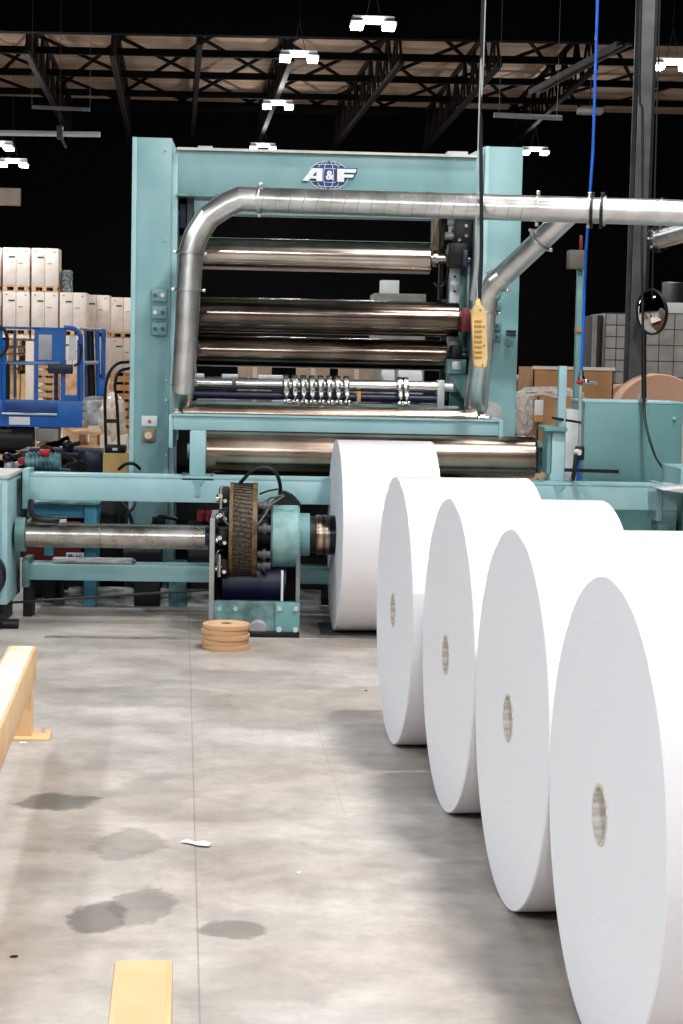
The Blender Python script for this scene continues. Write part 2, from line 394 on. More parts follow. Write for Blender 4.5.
FAR = [(373, 25, 30, 'large twin-lamp high-bay light hanging over the logo beam'), (299, 58, 35, 'twin-lamp light left of and behind the largest light'),
       (278, 106, 44, 'twin-lamp light in the middle of the receding row'), (263, 148, 52, 'farthest twin-lamp light of the row, just above the teal beam'),
       (535, 152, 50, 'twin-lamp light beside the right teal column top'), (672, 66, 34, 'twin-lamp light at the right edge beyond the grey pillar'),
       (-3, 147, 42, 'twin-lamp light cut by the left edge'), (13, 164, 46, 'twin-lamp light on the left above the tan panel')]
for (px, py, Y, lab) in FAR:
    pp = at(px, py, Y)
    t = high_bay(pp, lab, FAR_POWER, 1.0, ztop=12.0 if Y < 38 or Y > 56 else 9.5)
    # added point light below each fixture, brightens the tan roof deck
    ld = bpy.data.lights.new('deck_fill_light', 'POINT'); ld.energy = FAR_POWER*0.6; ld.shadow_soft_size = 0.15
    lo = bpy.data.objects.new('deck_fill_light', ld); COL.objects.link(lo); lo.parent = t; lo.location = (0, -0.45, -0.25)
# roof conduits
a, c = at(-30, 132.5, 30), at(100, 134.5, 30)
t = thing('hanging_tube', 'white horizontal tube hanging at the upper left', 'pipe', a)
MB().cyl(a, c, 0.045).build('tube', WHITE, t)
hp = at(60, 133, 30)
MB().box(hp.x-0.05, hp.x+0.05, hp.y-0.06, hp.y+0.06, hp.z-0.10, hp.z+0.12, 0.01).bar(hp+Vector((0.02, 0, -0.08)), hp+Vector((0.10, 0, -0.24)), 0.04, 0.04).cyl(hp, (hp.x, hp.y, 12), 0.003, seg=6).build('hanger', GREYD, t)
a, c = at(32, 107, 36), at(90, 109.5, 36)
solo(MB().cyl(a, c, 0.04).cyl(a, (a.x, a.y, 12), 0.003, seg=6).cyl(c, (c.x, c.y, 12), 0.003, seg=6), 'ceiling_conduit', GREYD, 'thin grey conduit under the roof at upper left', 'pipe')
a, c = at(494, 115, 34), at(562, 118, 34)
solo(MB().cyl(a, c, 0.05).cyl(a+Vector((0.1, 0, 0)), (a.x+0.1, a.y, 12), 0.003, seg=6).cyl(c-Vector((0.1, 0, 0)), (c.x-0.1, c.y, 12), 0.003, seg=6), 'ceiling_conduit', GREY, 'grey conduit hanging above the right teal column', 'pipe')
# two sloping conduits by the pillar
a, c = at(530, 92, 38.2), at(618, 44, 32)
solo(MB().bar(a, c, 0.06, 0.10).bar(a+Vector((0.2, 0, 0.0)), c+Vector((0.2, 0, 0)), 0.04, 0.06), 'cable_tray', GREYD, 'grey cable tray running back under the roof at right', 'cable tray')
pp = at(590, 111, 40)
t = thing('unlit_ceiling_lamp', 'unlit pale box lamp near the blue hose under the roof', 'ceiling light', pp)
MB().box(pp.x-0.28, pp.x+0.28, pp.y-0.2, pp.y+0.2, pp.z-0.07, pp.z+0.07, 0.03).build('housing', GREYL, t)
MB().cyl((pp.x, pp.y, pp.z+0.05), (pp.x, pp.y, 9.4), 0.01, seg=6).build('hanger_wire', GREYD, t)
# tan board on the far partition
a, c = at(-6, 188, 55.9), at(20.5, 206, 55.9)
solo(MB().box(a.x, c.x, 55.8, 56.0, c.z, a.z), 'wall_board', CARTON, 'tan board on the dark far wall at upper left', 'board')

# grey steel pillar
px0 = at(631.5, 300, 19).x; px1 = at(646.5, 300, 19).x
t = thing('steel_pillar', 'grey steel pillar at the right beside the convex mirror', 'pillar', ((px0+px1)/2, 19, 0))
MB().box(px0, px1-0.02, 19.0, 19.02, 0, 12).build('front_flange', GREYD, t)
MB().box((px0+px1)/2-0.01, (px0+px1)/2+0.01, 19.02, 19.3, 0, 12).box(px0, px1-0.02, 19.3, 19.32, 0, 12).build('web', GREYD, t)
MB().box(px1-0.02, px1+0.02, 19.02, 19.3, 0, 12).build('side_channel', BLACKM, t)
MB().box(px0-0.08, px1+0.1, 18.92, 19.42, 0, 0.03).build('base_plate', GREYD, t)

# ------------------------------------------------------------------ paper rolls
RP = 0.6; RW = 0.60; RC = 0.0745
def paper_roll(x, y, rz, z, label, chuck=False):
    t = thing('paper_roll', label, 'paper roll', (x, y, z), 'giant white paper rolls in a line', local=True, rz=rz)
    body = MB(); body.lathe([(0.0, RP-0.004), (0.004, RP), (RW-0.004, RP), (RW, RP-0.004)], (0, 0, RP), (1, 0, 0), 192); body.build('outer_wrap', PAPER, t)
    for xx, sg in ((0.0, 1), (RW, -1)):
        MB().lathe([(xx, RC+0.004), (xx, RP-0.003)], (0, 0, RP), (1, 0, 0), 192).build('wound_edge', EDGE, t)
    MB().lathe([(-0.003*1, RC-0.006), (-0.003, RC+0.004), (RW+0.003, RC+0.004), (RW+0.003, RC-0.006)], (0, 0, RP), (1, 0, 0), 96, True).build('core', mat('core_tube', (226, 220, 212), 0.6, 0, 0.15, 14, 0.0, (1, 6, 6), tint=(190, 182, 172)), t)
    MB().cyl((0.16, 0, RP), (0.18, 0, RP), RC-0.006).cyl((RW-0.18, 0, RP), (RW-0.16, 0, RP), RC-0.006).build('added_core_disc', MATS['core_tube'], t) if z == 0 else None  # pale discs added inside the bore so the core looks lit
    return t
ROLLS = [(0.342, 10.171, 2.36, 0.009, 'giant white paper roll held on the chuck, farthest of the rolls'),
         (0.474, 6.878, 3.44, 0, 'white paper roll standing on the floor next in front of the chucked one'),
         (0.590, 5.673, 3.50, 0, 'white paper roll standing in the middle of the line of five'),
         (0.665, 4.457, 3.17, 0, 'white paper roll standing right behind the nearest one'),
         (0.731, 3.243, 3.10, 0, 'nearest white paper roll, large in view and cut by the right edge')]
for (x, y, d, z, lab) in ROLLS: paper_roll(x, y, R(d), z, lab)

# ------------------------------------------------------------------ rewinder frame
YC = 11.5
rw = thing('slitter_rewinder', 'tall teal paper slitter rewinder frame with steel rollers and logo beam', 'machine', (0.3, 11.6, 0))
def column(xl, xr, name='column'):
    mb = MB().box(xl, xr, YC, YC+0.5, 0.02, 3.202, 0.004)
    c = mb.build(name, TEAL, rw)
    MB().box(xl-0.004, xl+0.028, YC-0.012, YC+0.02, 0.02, 3.202, 0.003).build('edge_highlight', TEALB, c)  # lighter teal puts the flange's bright highlight into the paint
    MB().box(xl-0.05, xr+0.05, YC-0.05, YC+0.55, 0, 0.03).build('foot_plate', TEALD, c)
    return c
lc = column(-1.043, -0.776); rc = column(1.392, 1.653)
MB().box(-0.776, -0.735, YC+0.03, YC+0.45, 0.02, 3.14, 0.003).build('inner_flange', TEALB, lc)
MB().box(1.335, 1.392, YC+0.05, YC+0.45, 0.02, 3.0, 0.003).build('inner_flange', TEALD, rc)
# top beam
tb = MB().box(-0.735, 1.392, YC+0.03, YC+0.35, 2.83, 3.125, 0.004).build('top_beam', TEAL, rw)
MB().box(-0.74, 1.335, YC+0.0, YC+0.38, 3.125, 3.142).build('top_flange', mat('pale_paint', (214, 210, 200), 0.4), tb)
MB().box(-0.74, 1.335, YC+0.0, YC+0.38, 2.812, 2.83).build('bottom_flange', TEALD, tb)
pa, pb = at(177, 146, YC), at(190, 148, YC); MB().box(-0.60, -0.5, YC+0.05, YC+0.3, 3.142, 3.16).box(1.13, 1.27, YC+0.02, YC+0.3, 3.142, 3.165).build('lug', GREYL, tb)
MB().prism([(0, 0), (0.12, 0), (0.12, 0.065)], (1.272, YC+0.05, 3.142), (1, 0, 0), (0, 0, 1), -0.02).build('gusset', TEALB, tb)
# rear beam lower
pz0, pz1 = at(300, 217, 12.6).z, at(300, 205, 12.6).z
MB().box(-0.95, 1.6, 12.5, 12.7, pz0, pz1+0.16, 0.004).build('rear_beam', TEALB, rw)
for xx in (-1.0, 1.45):
    MB().box(xx, xx+0.2, 12.45, 12.75, 0, 3.0, 0.004).build('rear_column', TEALD, rw)
    MB().box(xx+0.02, xx+0.16, YC+0.5, 12.45, 2.85, 3.0).box(xx+0.02, xx+0.16, YC+0.5, 12.45, 0.9, 1.05).build('side_beam', TEALD, rw)

MB().box(-0.78, 1.42, 12.05, 12.15, 0.0, 1.22, 0.006).build('gap_blackout_panel', BLACKM, rw)  # black panel added to darken the gaps and the roller reflections
MB().box(-0.72, 1.35, 11.35, 12.04, 0.0, 0.06, 0.006).build('floor_blackout_plate', BLACKM, rw)  # black plate added to darken the floor under the frame
# emblem: blue globe with white grid lines and the letters A & F
em = at(328.5, 175.5, YC+0.03); ex, ez = em.x, em.z; eY = YC+0.03
px = 11.5/1637.0
gw, gh = 19.5*px, 14.2*px
g = MB(); outl = [(gw*math.cos(a*PI/24), gh*math.sin(a*PI/24)) for a in range(48)]
g.prism(outl, (ex, eY, ez), (1, 0, 0), (0, 0, 1), 0.006); gl = g.build('emblem', NAVYL, tb, label='blue globe emblem with white A & F letters')
g = MB(); g.lathe([(0, 0.0), (0, 0.0)], (0, 0, 0), (0, 1, 0), 3) if False else None
# globe ring and grid
def ribbon(mb, pts, w):
    for a, b in zip(pts[:-1], pts[1:]): mb.bar(a, b, 0.003, w, up=(0, 0, 1)) if abs((Vector(b)-Vector(a)).x) > abs((Vector(b)-Vector(a)).z) else mb.bar(a, b, 0.003, w, up=(1, 0, 0))
yG = eY-0.0065
for s in (1.0, 0.62, 0.25):
    pts = [(ex+gw*s*math.cos(a*PI/20), yG, ez+gh*math.sin(a*PI/20)) for a in range(41)]
    ribbon(g, pts, 0.0035)
for zz in (0.45, 0.75):
    for q in (1, -1):
        hw = gw*math.sqrt(1-zz*zz)
        ribbon(g, [(ex-hw, yG, ez+q*gh*zz*0.97), (ex, yG, ez+q*gh*(zz*0.97+0.04)), (ex+hw, yG, ez+q*gh*zz*0.97)], 0.003)
g.build('globe_grid', WHITE, gl)
def letter(polys, x0, z0, sx, sz, y, m, name, grow=0.0, d=0.005):
    mb = MB()
    for P in polys: mb.prism([(x0+a*sx, z0+c*sz) for a, c in P], (0, y, 0), (1, 0, 0), (0, 0, 1), d)
    return mb.build(name, m, gl)
# A with a long slanted left leg
A_poly = [[(0, 0), (0.36, 0), (0.46, 0.22), (0.70, 0.22), (0.70, 0), (1.0, 0), (1.0, 1), (0.50, 1), (0.44, 0.86)],]
A1 = [[(0, 0), (0.55, 1), (0.72, 1), (0.40, 0.36), (0.28, 0)][:3]+[(0.62, 0.80), (0.33, 0)]]
A_parts = [[(0.0, 0.0), (0.30, 0.0), (0.70, 0.78), (0.70, 1.0), (0.50, 1.0)], [(0.70, 0.0), (1.0, 0.0), (1.0, 1.0), (0.70, 1.0)], [(0.40, 0.20), (0.70, 0.20), (0.70, 0.40), (0.50, 0.40)]]
F_parts = [[(0.0, 0.0), (0.38, 0.0), (0.38, 1.0), (0.0, 1.0)], [(0.38, 0.72), (1.0, 0.72), (1.05, 1.0), (0.38, 1.0)], [(0.38, 0.34), (0.86, 0.34), (0.92, 0.58), (0.38, 0.58)]]
lz = ez-6.0*px; lh = 12.6*px
for (parts, x0, wd, nm) in ((A_parts, ex-26*px, 20*px, 'letter_a'), (F_parts, ex+8.5*px, 18*px, 'letter_f')):
    o = 1.1*px
    mb = MB()
    for P in parts:
        cx = sum(a for a, c in P)/len(P); cz = sum(c for a, c in P)/len(P)
        mb.prism([(x0+a*wd+(o if a > cx else -o), lz+c*lh+(o if c > cz else -o)) for a, c in P], (0, eY-0.009, 0), (1, 0, 0), (0, 0, 1), 0.003)
    mb.build(nm+'_outline', NAVYL, gl)
    letter(parts, x0, lz, wd, lh, eY-0.013, WHITE, nm, d=0.004)
text_mesh('&', 'ampersand', WHITE, (ex+1.2*px, eY-0.014, ez-0.3*px), 0.085, gl, 0.003, 0.003)

# rollers across the frame
def roller(name, y, p0, p1, rpx, m, stub=0.035, x_ext=(None, None), endcap=True, stubm=None):
    a, c = at(p0[0], p0[1], y), at(p1[0], p1[1], y); z = (a.z+c.z)/2; r = rpx*y/1640.0
    mb = MB().lathe([(0, r*0.55), (0, r-0.006), (0.006, r), (c.x-a.x-0.006, r), (c.x-a.x, r-0.006), (c.x-a.x, r*0.55)], (a.x, y, z), (1, 0, 0), 72)
    mb.cyl((a.x+0.002, y, z), (a.x+0.01, y, z), r*0.56, seg=40).cyl((c.x-0.01, y, z), (c.x-0.002, y, z), r*0.56, seg=40)
    ro = mb.build(name, m, rw)
    x0 = a.x-0.16 if x_ext[0] is None else x_ext[0]; x1 = c.x+0.16 if x_ext[1] is None else x_ext[1]
    MB().cyl((x0, y, z), (a.x+0.004, y, z), stub).cyl((a.x-0.05, y, z), (a.x-0.02, y, z), stub*1.7).build('journal', stubm or SHAFT, ro)
    MB().cyl((c.x-0.004, y, z), (x1, y, z), stub).cyl((c.x+0.02, y, z), (c.x+0.05, y, z), stub*1.7).build('journal', stubm or SHAFT, ro)
    return ro, a, c, z, r
roller('roller', 11.75, (202, 253), (430, 258.5), 15.6, STEEL, x_ext=(-0.74, 1.34))
roller('roller', 11.70, (197, 314), (458, 320), 17.2, STEELD, x_ext=(-0.74, 1.34), stubm=TEALD)
roller('roller', 11.75, (196, 350), (446, 356), 15.2, STEELD, x_ext=(-0.74, 1.34), stubm=NAVY)
roller('roller', 11.25, (182, 413), (477, 418.5), 9.5, STEELM, 0.025, x_ext=(-0.73, 1.43))
# bottom big roller in front, carried by the two posts
big, a, c, z, r = roller('roller', 10.95, (205, 451), (534, 457.5), 21.0, STEELM, 0.05, x_ext=(-0.62, 1.80), stubm=TEALM)
# cross beam
MB().box(-0.717, 1.46, 10.92, 11.10, 1.222, 1.325, 0.004).build('cross_beam', TEALB, rw)
MB().box(1.461, 1.49, 10.915, 11.5, 1.10, 1.328, 0.003).build('beam_bracket', TEALB, rw); MB().box(-0.745, -0.718, 10.915, 11.5, 1.10, 1.32, 0.003).build('beam_bracket', TEALB, rw)
MB().box(-0.72, 1.46, 10.90, 10.92, 1.325-0.008, 1.325+0.004).build('beam_lip', TEALB, rw)
# curved tray end (grey) at right end of the beam
MB().prism([(0, 0), (0.16, 0), (0.16, 0.11), (0.10, 0.14), (0, 0.15)], (1.37, 11.3, 1.30), (1, 0, 0), (0, 0, 1), -0.01).build('tray_end', GALV, rw)
# posts carrying the big roller and cross beam
def post(px0, px1, top, bottom, y, nm, capz=True):
    a, c = at(px0, top, y), at(px1, bottom, y)
    mb = MB().box(a.x, c.x, y, y+0.16, c.z, a.z, 0.004)
    o = mb.build(nm, TEALB, rw)
    MB().box(a.x-0.05, c.x+0.06, y-0.05, y+0.25, c.z-0.028, c.z, 0.003).build('post_foot', TEAL, o)
    MB().prism([(-0.03, 0), (0.05, 0), (0.02, -0.03), (0.02, -0.10), (-0.01, -0.10), (-0.01, -0.03)], ((a.x+c.x)/2, y-0.04, c.z-0.028), (1, 0, 0), (0, 0, 1), 0.02).build('gusset', TEAL, o)
    for dx in (-0.035, 0.045):
        MB().cyl(((a.x if dx < 0 else c.x)+dx, y-0.0, c.z), ((a.x if dx < 0 else c.x)+dx, y-0.0, c.z+0.02), 0.012, seg=6).build('bolt', SHAFT, o)
    return o
p1 = post(190, 205, 431, 476, 10.60, 'roller_post')
p2 = post(551, 564, 432, 481, 10.60, 'roller_post')
pt = at(548, 428, 10.6)
MB().box(pt.x-0.03, pt.x+0.12, 10.55, 10.85, pt.z-0.02, pt.z+0.01, 0.003).box(pt.x-0.0, pt.x+0.03, 10.6, 10.8, pt.z-0.3, pt.z-0.02).build('bearing_cap', TEALC, p2)
MB().cyl((pt.x-0.10, 10.95, 1.083), (pt.x+0.02, 10.95, 1.083), 0.075).cyl((pt.x-0.02, 10.95, 1.083), (pt.x+0.01, 10.95, 1.083), 0.11).build('bearing', TEALM, p2)
pl = at(205, 455, 10.6)
MB().cyl((pl.x-0.08, 10.95, 1.083), (pl.x+0.08, 10.95, 1.083), 0.085).cyl((pl.x+0.04, 10.95, 1.083), (pl.x+0.07, 10.95, 1.083), 0.12).build('bearing', TEALM, p1)
pt2 = at(562, 366, 10.7); pt3 = at(563.5, 428, 10.7)
MB().box(pt2.x-0.02, pt2.x+0.032, 10.68, 10.74, pt3.z-0.02, pt2.z, 0.003).build('mast', TEALB, p2)

# slitter shaft with knife holders
y = 11.45
a, c = at(192, 381.5, y), at(437, 388, y); zs = (a.z+c.z)/2
ss = MB().cyl((a.x, y, zs), (c.x, y, zs), 0.042).build('slitter_shaft', CHROME, rw)
a2, c2 = at(196, 394, y), at(430, 399, y); z2 = (a2.z+c2.z)/2
MB().cyl((a.x, y+0.02, z2), (c.x, y+0.02, z2), 0.03).build('lower_shaft', NAVY, ss)
MB().box(a.x-0.05, c.x+0.16, y+0.05, y+0.15, z2-0.085, z2-0.05, 0.003).build('knife_bed', TEALB, ss)
for xx in (a.x-0.04, c.x+0.02):
    MB().box(xx-0.02, xx+0.03, y-0.04, y+0.08, z2-0.08, zs+0.05, 0.006).cyl((xx-0.05, y, zs), (xx+0.09, y, zs), 0.03).build('shaft_bracket', GREYL, ss)
for (p0, p1) in ((192, 204), (222, 238), (258, 283)):
    q0, q1 = at(p0, 374, y), at(p1, 376, y)
    MB().box(q0.x, q1.x, y-0.03, y+0.05, zs+0.035, zs+0.062, 0.004).build('clamp_block', GREYL, ss)
MB().cyl((at(232, 383, y).x, y, zs), (at(236, 383, y).x, y, zs), 0.05).build('collar', GREYD, ss)
def knife(px_, w=3.0):
    x = at(px_, 388, y).x
    m = MB().lathe([(-0.026, 0.044), (-0.026, 0.060), (-0.018, 0.066), (0.010, 0.066), (0.016, 0.060), (0.016, 0.044)], (x, y, zs), (1, 0, 0), 32, True)
    m.box(x-0.016, x+0.016, y-0.08, y-0.045, zs-0.075, zs+0.02, 0.004)
    m.cyl((x-0.008, y-0.06, z2+0.01), (x+0.008, y-0.06, z2+0.01), 0.042, seg=28)
    k = m.build('knife_holder', CHROME, ss)
    MB().cyl((x-0.016, y-0.085, z2-0.035), (x-0.002, y-0.085, z2-0.035), 0.018, seg=16).box(x+0.006, x+0.03, y-0.08, y-0.05, z2-0.055, z2-0.02, 0.004).build('knife_lever', CHROME, k)
for k in range(8): knife(286.5+k*8.6)
knife(400); knife(406)
q = at(358, 396, y); MB().box(q.x-0.012, q.x+0.015, y-0.095, y-0.04, q.z-0.04, q.z+0.035, 0.003).build('cardboard_tab', CARD, ss)

# left column fittings
pnl = at(159.5, 312, YC); pzs = (290, 333)
MB().box(at(151, 300, YC).x, at(168, 300, YC).x, YC-0.02, YC, at(159, 334.5, YC).z, at(159, 289, YC).z, 0.004).build('button_panel', TEALC, lc)
bx = lc.children[-1] if len(lc.children) else lc
for (pc, kind) in ((295.5, 0), (312.5, 1), (329, 2)):
    q0, q1 = at(152.5, pc-6.5, YC), at(167, pc+6.5, YC)
    o = MB().box(q0.x, q1.x, YC-0.045, YC-0.02, q1.z, q0.z, 0.008).build('button_box', TEAL, lc)
    for px_, mm in ((155.5, GREYD if kind != 1 else WHITE), (163, WHITE if kind == 0 else GREYD)):
        qc = at(px_, pc, YC)
        MB().cyl((qc.x, YC-0.06, qc.z), (qc.x, YC-0.04, qc.z), 0.014, seg=20).build('push_button', mm, o)
q = at(149.5, 421, YC)
o = MB().box(q.x-0.055, q.x+0.055, YC-0.006, YC, q.z-0.036, q.z+0.036, 0.002).build('warning_label', WHITE, lc)
MB().cyl((q.x+0.0, YC-0.009, q.z-0.004), (q.x, YC-0.006, q.z-0.004), 0.014, seg=20).build('label_mark', mat('faded_red', (196, 130, 124), 0.6), o)
q = at(149, 435, YC)
o = MB().box(q.x-0.042, q.x+0.042, YC-0.05, YC, q.z-0.042, q.z+0.042, 0.008).build('switch_box', mat('switch_brown', (168, 132, 92), 0.5), lc)
MB().cyl((q.x, YC-0.075, q.z), (q.x, YC-0.05, q.z), 0.026, seg=24).build('switch_knob', mat('knob_cream', (240, 226, 200), 0.3), o)
mb = MB()
for py_ in (150, 240, 380, 400, 455): 
    qq = at(166, py_, YC); mb.cyl((qq.x, YC-0.008, qq.z), (qq.x, YC, qq.z), 0.009, seg=8)
mb.build('bolt', GREYL, lc)
# right column fittings
for pc in (292, 306, 326, 337):
    q = at(494.5, pc, YC)
    o = MB().box(q.x-0.045, q.x+0.045, YC-0.03, YC, q.z-0.032, q.z+0.032, 0.008).build('button_box', TEALC, rc)
    MB().cyl((q.x+0.01, YC-0.042, q.z), (q.x+0.01, YC-0.03, q.z), 0.012, seg=16).build('push_button', GREYD, o)
for py_ in (331, 334.5):
    q0, q1 = at(506, py_, YC), at(516, py_, YC); MB().box(q0.x, q1.x, YC-0.02, YC, q0.z-0.006, q0.z+0.006, 0.003).build('latch', BLACK, rc)
q = at(508, 343, YC); MB().cyl((q.x, YC-0.02, q.z), (q.x, YC, q.z), 0.024, seg=20).build('port', TEALD, rc)

# inside the right column: guide plate, rails, carriages
ip = MB().box(at(452, 300, 11.9).x, 1.335, 11.9, 11.93, 0.9, 2.83, 0.003).build('guide_plate', TEALC, rw)
for (p0, p1, t0, t1) in ((450, 457, 268, 392), (468, 474, 253, 330)):
    q0, q1 = at(p0, t0, 11.8), at(p1, t1, 11.8)
    rl = MB().box(q0.x, q1.x, 11.8, 11.9, q1.z, q0.z, 0.003).build('linear_rail', GREYL, ip)
    hb = MB(); zz = q0.z-0.06
    while zz > q1.z+0.05:
        hb.cyl(((q0.x+q1.x)/2, 11.797, zz), ((q0.x+q1.x)/2, 11.803, zz), 0.009, seg=12); zz -= 0.105
    hb.build('rail_hole', BLACK, rl)
def blk(p0, t0, p1, t1, y0, y1, m, nm, par, bev=0.006):
    a = at(p0, t0, y0); c = at(p1, t1, y0)
    return MB().box(a.x, c.x, y0, y1, c.z, a.z, bev).build(nm, m, par)
cr = blk(456, 213, 474, 252, 11.65, 11.85, BLACKM, 'carriage', ip)
for (qx, qy) in ((466, 226), (466, 236), (459, 240)):
    q = at(qx, qy, 11.65); MB().cyl((q.x, 11.63, q.z), (q.x, 11.65, q.z), 0.012, seg=12).build('bolt', CHROME, cr)
blk(449, 243, 467, 266, 11.6, 11.75, BLACKM, 'bearing_block', ip); blk(463, 250, 468, 266, 11.58, 11.62, NAVY, 'end_cap', ip)
blk(432, 214, 441, 262, 12.1, 12.16, TAN, 'tan_strip', ip); blk(432, 214, 434, 243, 12.05, 12.1, GREYL, 'strip_edge', ip)
blk(441, 214, 447, 300, 12.0, 12.1, BLACKM, 'cable_duct', ip); blk(443, 262, 448, 400, 12.0, 12.05, GREYD, 'conduit', ip)
for (qx, qy, s) in ((452, 222, 0.03), (450, 236, 0.035), (454, 228, 0.02), (447, 258, 0.03)):
    q = at(qx, qy, 11.8); MB().cyl((q.x-s, 11.8, q.z), (q.x+s, 11.8, q.z), s*0.8, seg=16).cyl((q.x, 11.8, q.z), (q.x, 11.8, q.z+s*2), s*0.4, seg=12).build('fitting', GREYL, ip)
cb = blk(462, 308, 470, 332, 11.45, 11.6, REDD, 'brake_body', ip); 
q = at(464, 314, 11.5); MB().sphere(q, 0.035).build('brake_knob', mat('worn_pink', (190, 140, 120), 0.5), cb)
blk(452, 345, 462, 359, 11.6, 11.75, BLACKM, 'bearing_block', ip); q = blk(447, 359, 466, 374, 11.55, 11.7, TEALD, 'shaft_block', ip)
blk(452, 361, 461, 370, 11.53, 11.56, GREYL, 'shaft_plate', ip)
q = at(448, 374, 11.6); MB().prism([(0, 0), (0.15, 0), (0.15, -0.20), (0.11, -0.16)], q, (1, 0, 0), (0, 0, 1), -0.1).build('bracket', TEALC, ip)
MB().tube(smooth_path([at(449, 268, 11.85), at(446, 280, 11.7), at(440, 287, 11.65), at(434, 283, 11.75)]), 0.008, 8).build('cable', BLACK, ip)
# inside the left column
iq = blk(173, 198, 190, 300, 11.85, 11.9, BLACKM, 'guide_plate', rw)
for (p0, t0, p1, t1, m_) in ((178, 203, 186, 228, NAVY), (187, 195, 193, 240, GREYD), (175, 236, 183, 262, BLACKM), (176, 210, 180, 216, GREYL)):
    blk(p0, t0, p1, t1, 11.7, 11.85, m_, 'actuator', iq)
MB().tube(smooth_path([at(176, 250, 11.6), at(173, 268, 11.55), at(176, 280, 11.55), at(180, 290, 11.6)]), 0.009, 8).build('cable', GREYL, iq)
blk(168, 283, 178, 440, 11.62, 11.7, TEALB, 'guide_strip', rw)
for (x0, t0, x1, t1) in ((187, 332, 196, 340), (188, 345, 196, 356), (188, 366, 196, 374)):
    blk(x0, t0, x1, t1, 11.55, 11.65, GREYL, 'bearing_clamp', rw)

# clutter seen between the rollers, behind the frame
YB = 15.0
def card_thing(p0, t0, p1, t1, Y, d, m, name, label, cat, group=None, z0=None, par=None):
    a = at(p0, t0, Y); c = at(p1, t1, Y)
    mb = MB().box(a.x, c.x, Y, Y+d, c.z if z0 is None else z0, a.z, 0.01)
    return solo(mb, name, m, label, cat, group)
# work table behind with brown cartons and wrapped rolls on it
tz = at(330, 403, YB).z
t = thing('work_table', 'long dark table seen behind the slitter knives', 'table', (0.2, YB, 0))
a, c = at(195, 403, YB), at(440, 407, YB)
MB().box(a.x, c.x, YB, YB+1.0, tz-0.05, tz, 0.005).build('tabletop', GREYD, t)
for xx in (a.x+0.05, c.x-0.1):
    for yy in (YB+0.05, YB+0.9): MB().box(xx, xx+0.05, yy, yy+0.05, 0, tz-0.05).build('leg', GREYD, t)
for k, (p0, p1, tp, m_, lab) in enumerate([(238, 272, 358, 0, 'brown carton on the table, left of the steel strap stand'), (297, 330, 366, 0, 'brown carton on the table behind the knives, left one'),
                                   (340, 374, 366, 0, 'brown carton on the table behind the knives, right one')]):
    a, c = at(p0, tp, YB), at(p1, tp, YB)
    t = thing('carton', lab, 'box', ((a.x+c.x)/2, YB+0.2, tz), 'cartons behind the slitter knives')
    MB().box(a.x, c.x, YB+0.05, YB+0.4, tz, a.z, 0.005).build('box_body', mat('brown_carton', (196, 168, 144), 0.8), t)
    MB().box((a.x+c.x)/2-0.02, (a.x+c.x)/2+0.02, YB+0.045, YB+0.05, tz, a.z).build('tape_strip', CARTON, t)
for k, (p0, p1, lab) in enumerate([(384, 396, 'white wrapped reel behind the frame, left of the pair'), (401, 424, 'wider white wrapped reel behind the frame, right of the pair')]):
    a, c = at(p0, 367, YB), at(p1, 385, YB)
    rr = 0.16
    mb = MB().lathe([(0, 0.04), (0, rr-0.01), (0.01, rr), (c.x-a.x-0.01, rr), (c.x-a.x, rr-0.01), (c.x-a.x, 0.04)], (a.x, YB+0.3, tz+rr), (1, 0, 0), 48, True)
    solo(mb, 'wrapped_reel', WHITE, lab, 'reel', 'white reels behind the frame')
# rear cabinet with carton top seen between the upper rollers
a, c = at(374, 293, 16.0), at(426, 300, 16.0)
t = thing('rear_cabinet', 'tall grey cabinet behind the frame between upper rollers', 'cabinet', ((a.x+c.x)/2, 16.2, 0))
MB().box(a.x, c.x, 16.0, 16.6, 0.06, a.z, 0.01).build('body', mat('putty_paint', (150, 146, 140), 0.6), t); MB().box(a.x+0.02, c.x-0.02, 16.02, 16.58, 0, 0.06).build('plinth', BLACKM, t)
MB().box(a.x+0.04, (a.x+c.x)/2-0.01, 15.985, 16.0, 0.15, a.z-0.05, 0.004).build('door', GREY, t); MB().box((a.x+c.x)/2+0.01, c.x-0.04, 15.985, 16.0, 0.15, a.z-0.05, 0.004).build('door', GREY, t)
a2, c2 = at(381, 280, 16.1), at(399, 293, 16.1)
solo(MB().box(a2.x, c2.x, 16.1, 16.3, a.z, a2.z, 0.006), 'small_box', WHITE, 'small white box standing on the rear grey cabinet', 'box')

# ------------------------------------------------------------------ roll stand: rails, shaft, end box
rs = thing('unwind_stand', 'long teal unwind stand with horizontal rails and a worn steel shaft', 'machine', (-1.7, 10.55, 0))
UR = 10.55
ur = MB().box(-1.66, 2.60, UR, UR+0.22, 0.768, 0.938, 0.005).build('upper_rail', TEALB, rs)
MB().box(-1.66, 2.60, UR-0.006, UR, 0.925, 0.941).build('rail_lip', TEALB, ur)
MB().box(-1.66, -1.615, UR-0.02, UR+0.24, 0.71, 0.965, 0.004).build('end_flange', TEAL, ur); MB().box(2.46, 2.50, UR-0.02, UR+0.24, 0.70, 0.95, 0.004).build('end_flange', TEAL, ur)
lr = MB().box(-1.66, 2.60, UR, UR+0.22, 0.248, 0.352, 0.005).build('lower_rail', TEAL, rs)
MB().box(-1.66, -1.615, UR-0.02, UR+0.24, 0.2, 0.385, 0.004).build('end_flange', TEALD, lr)
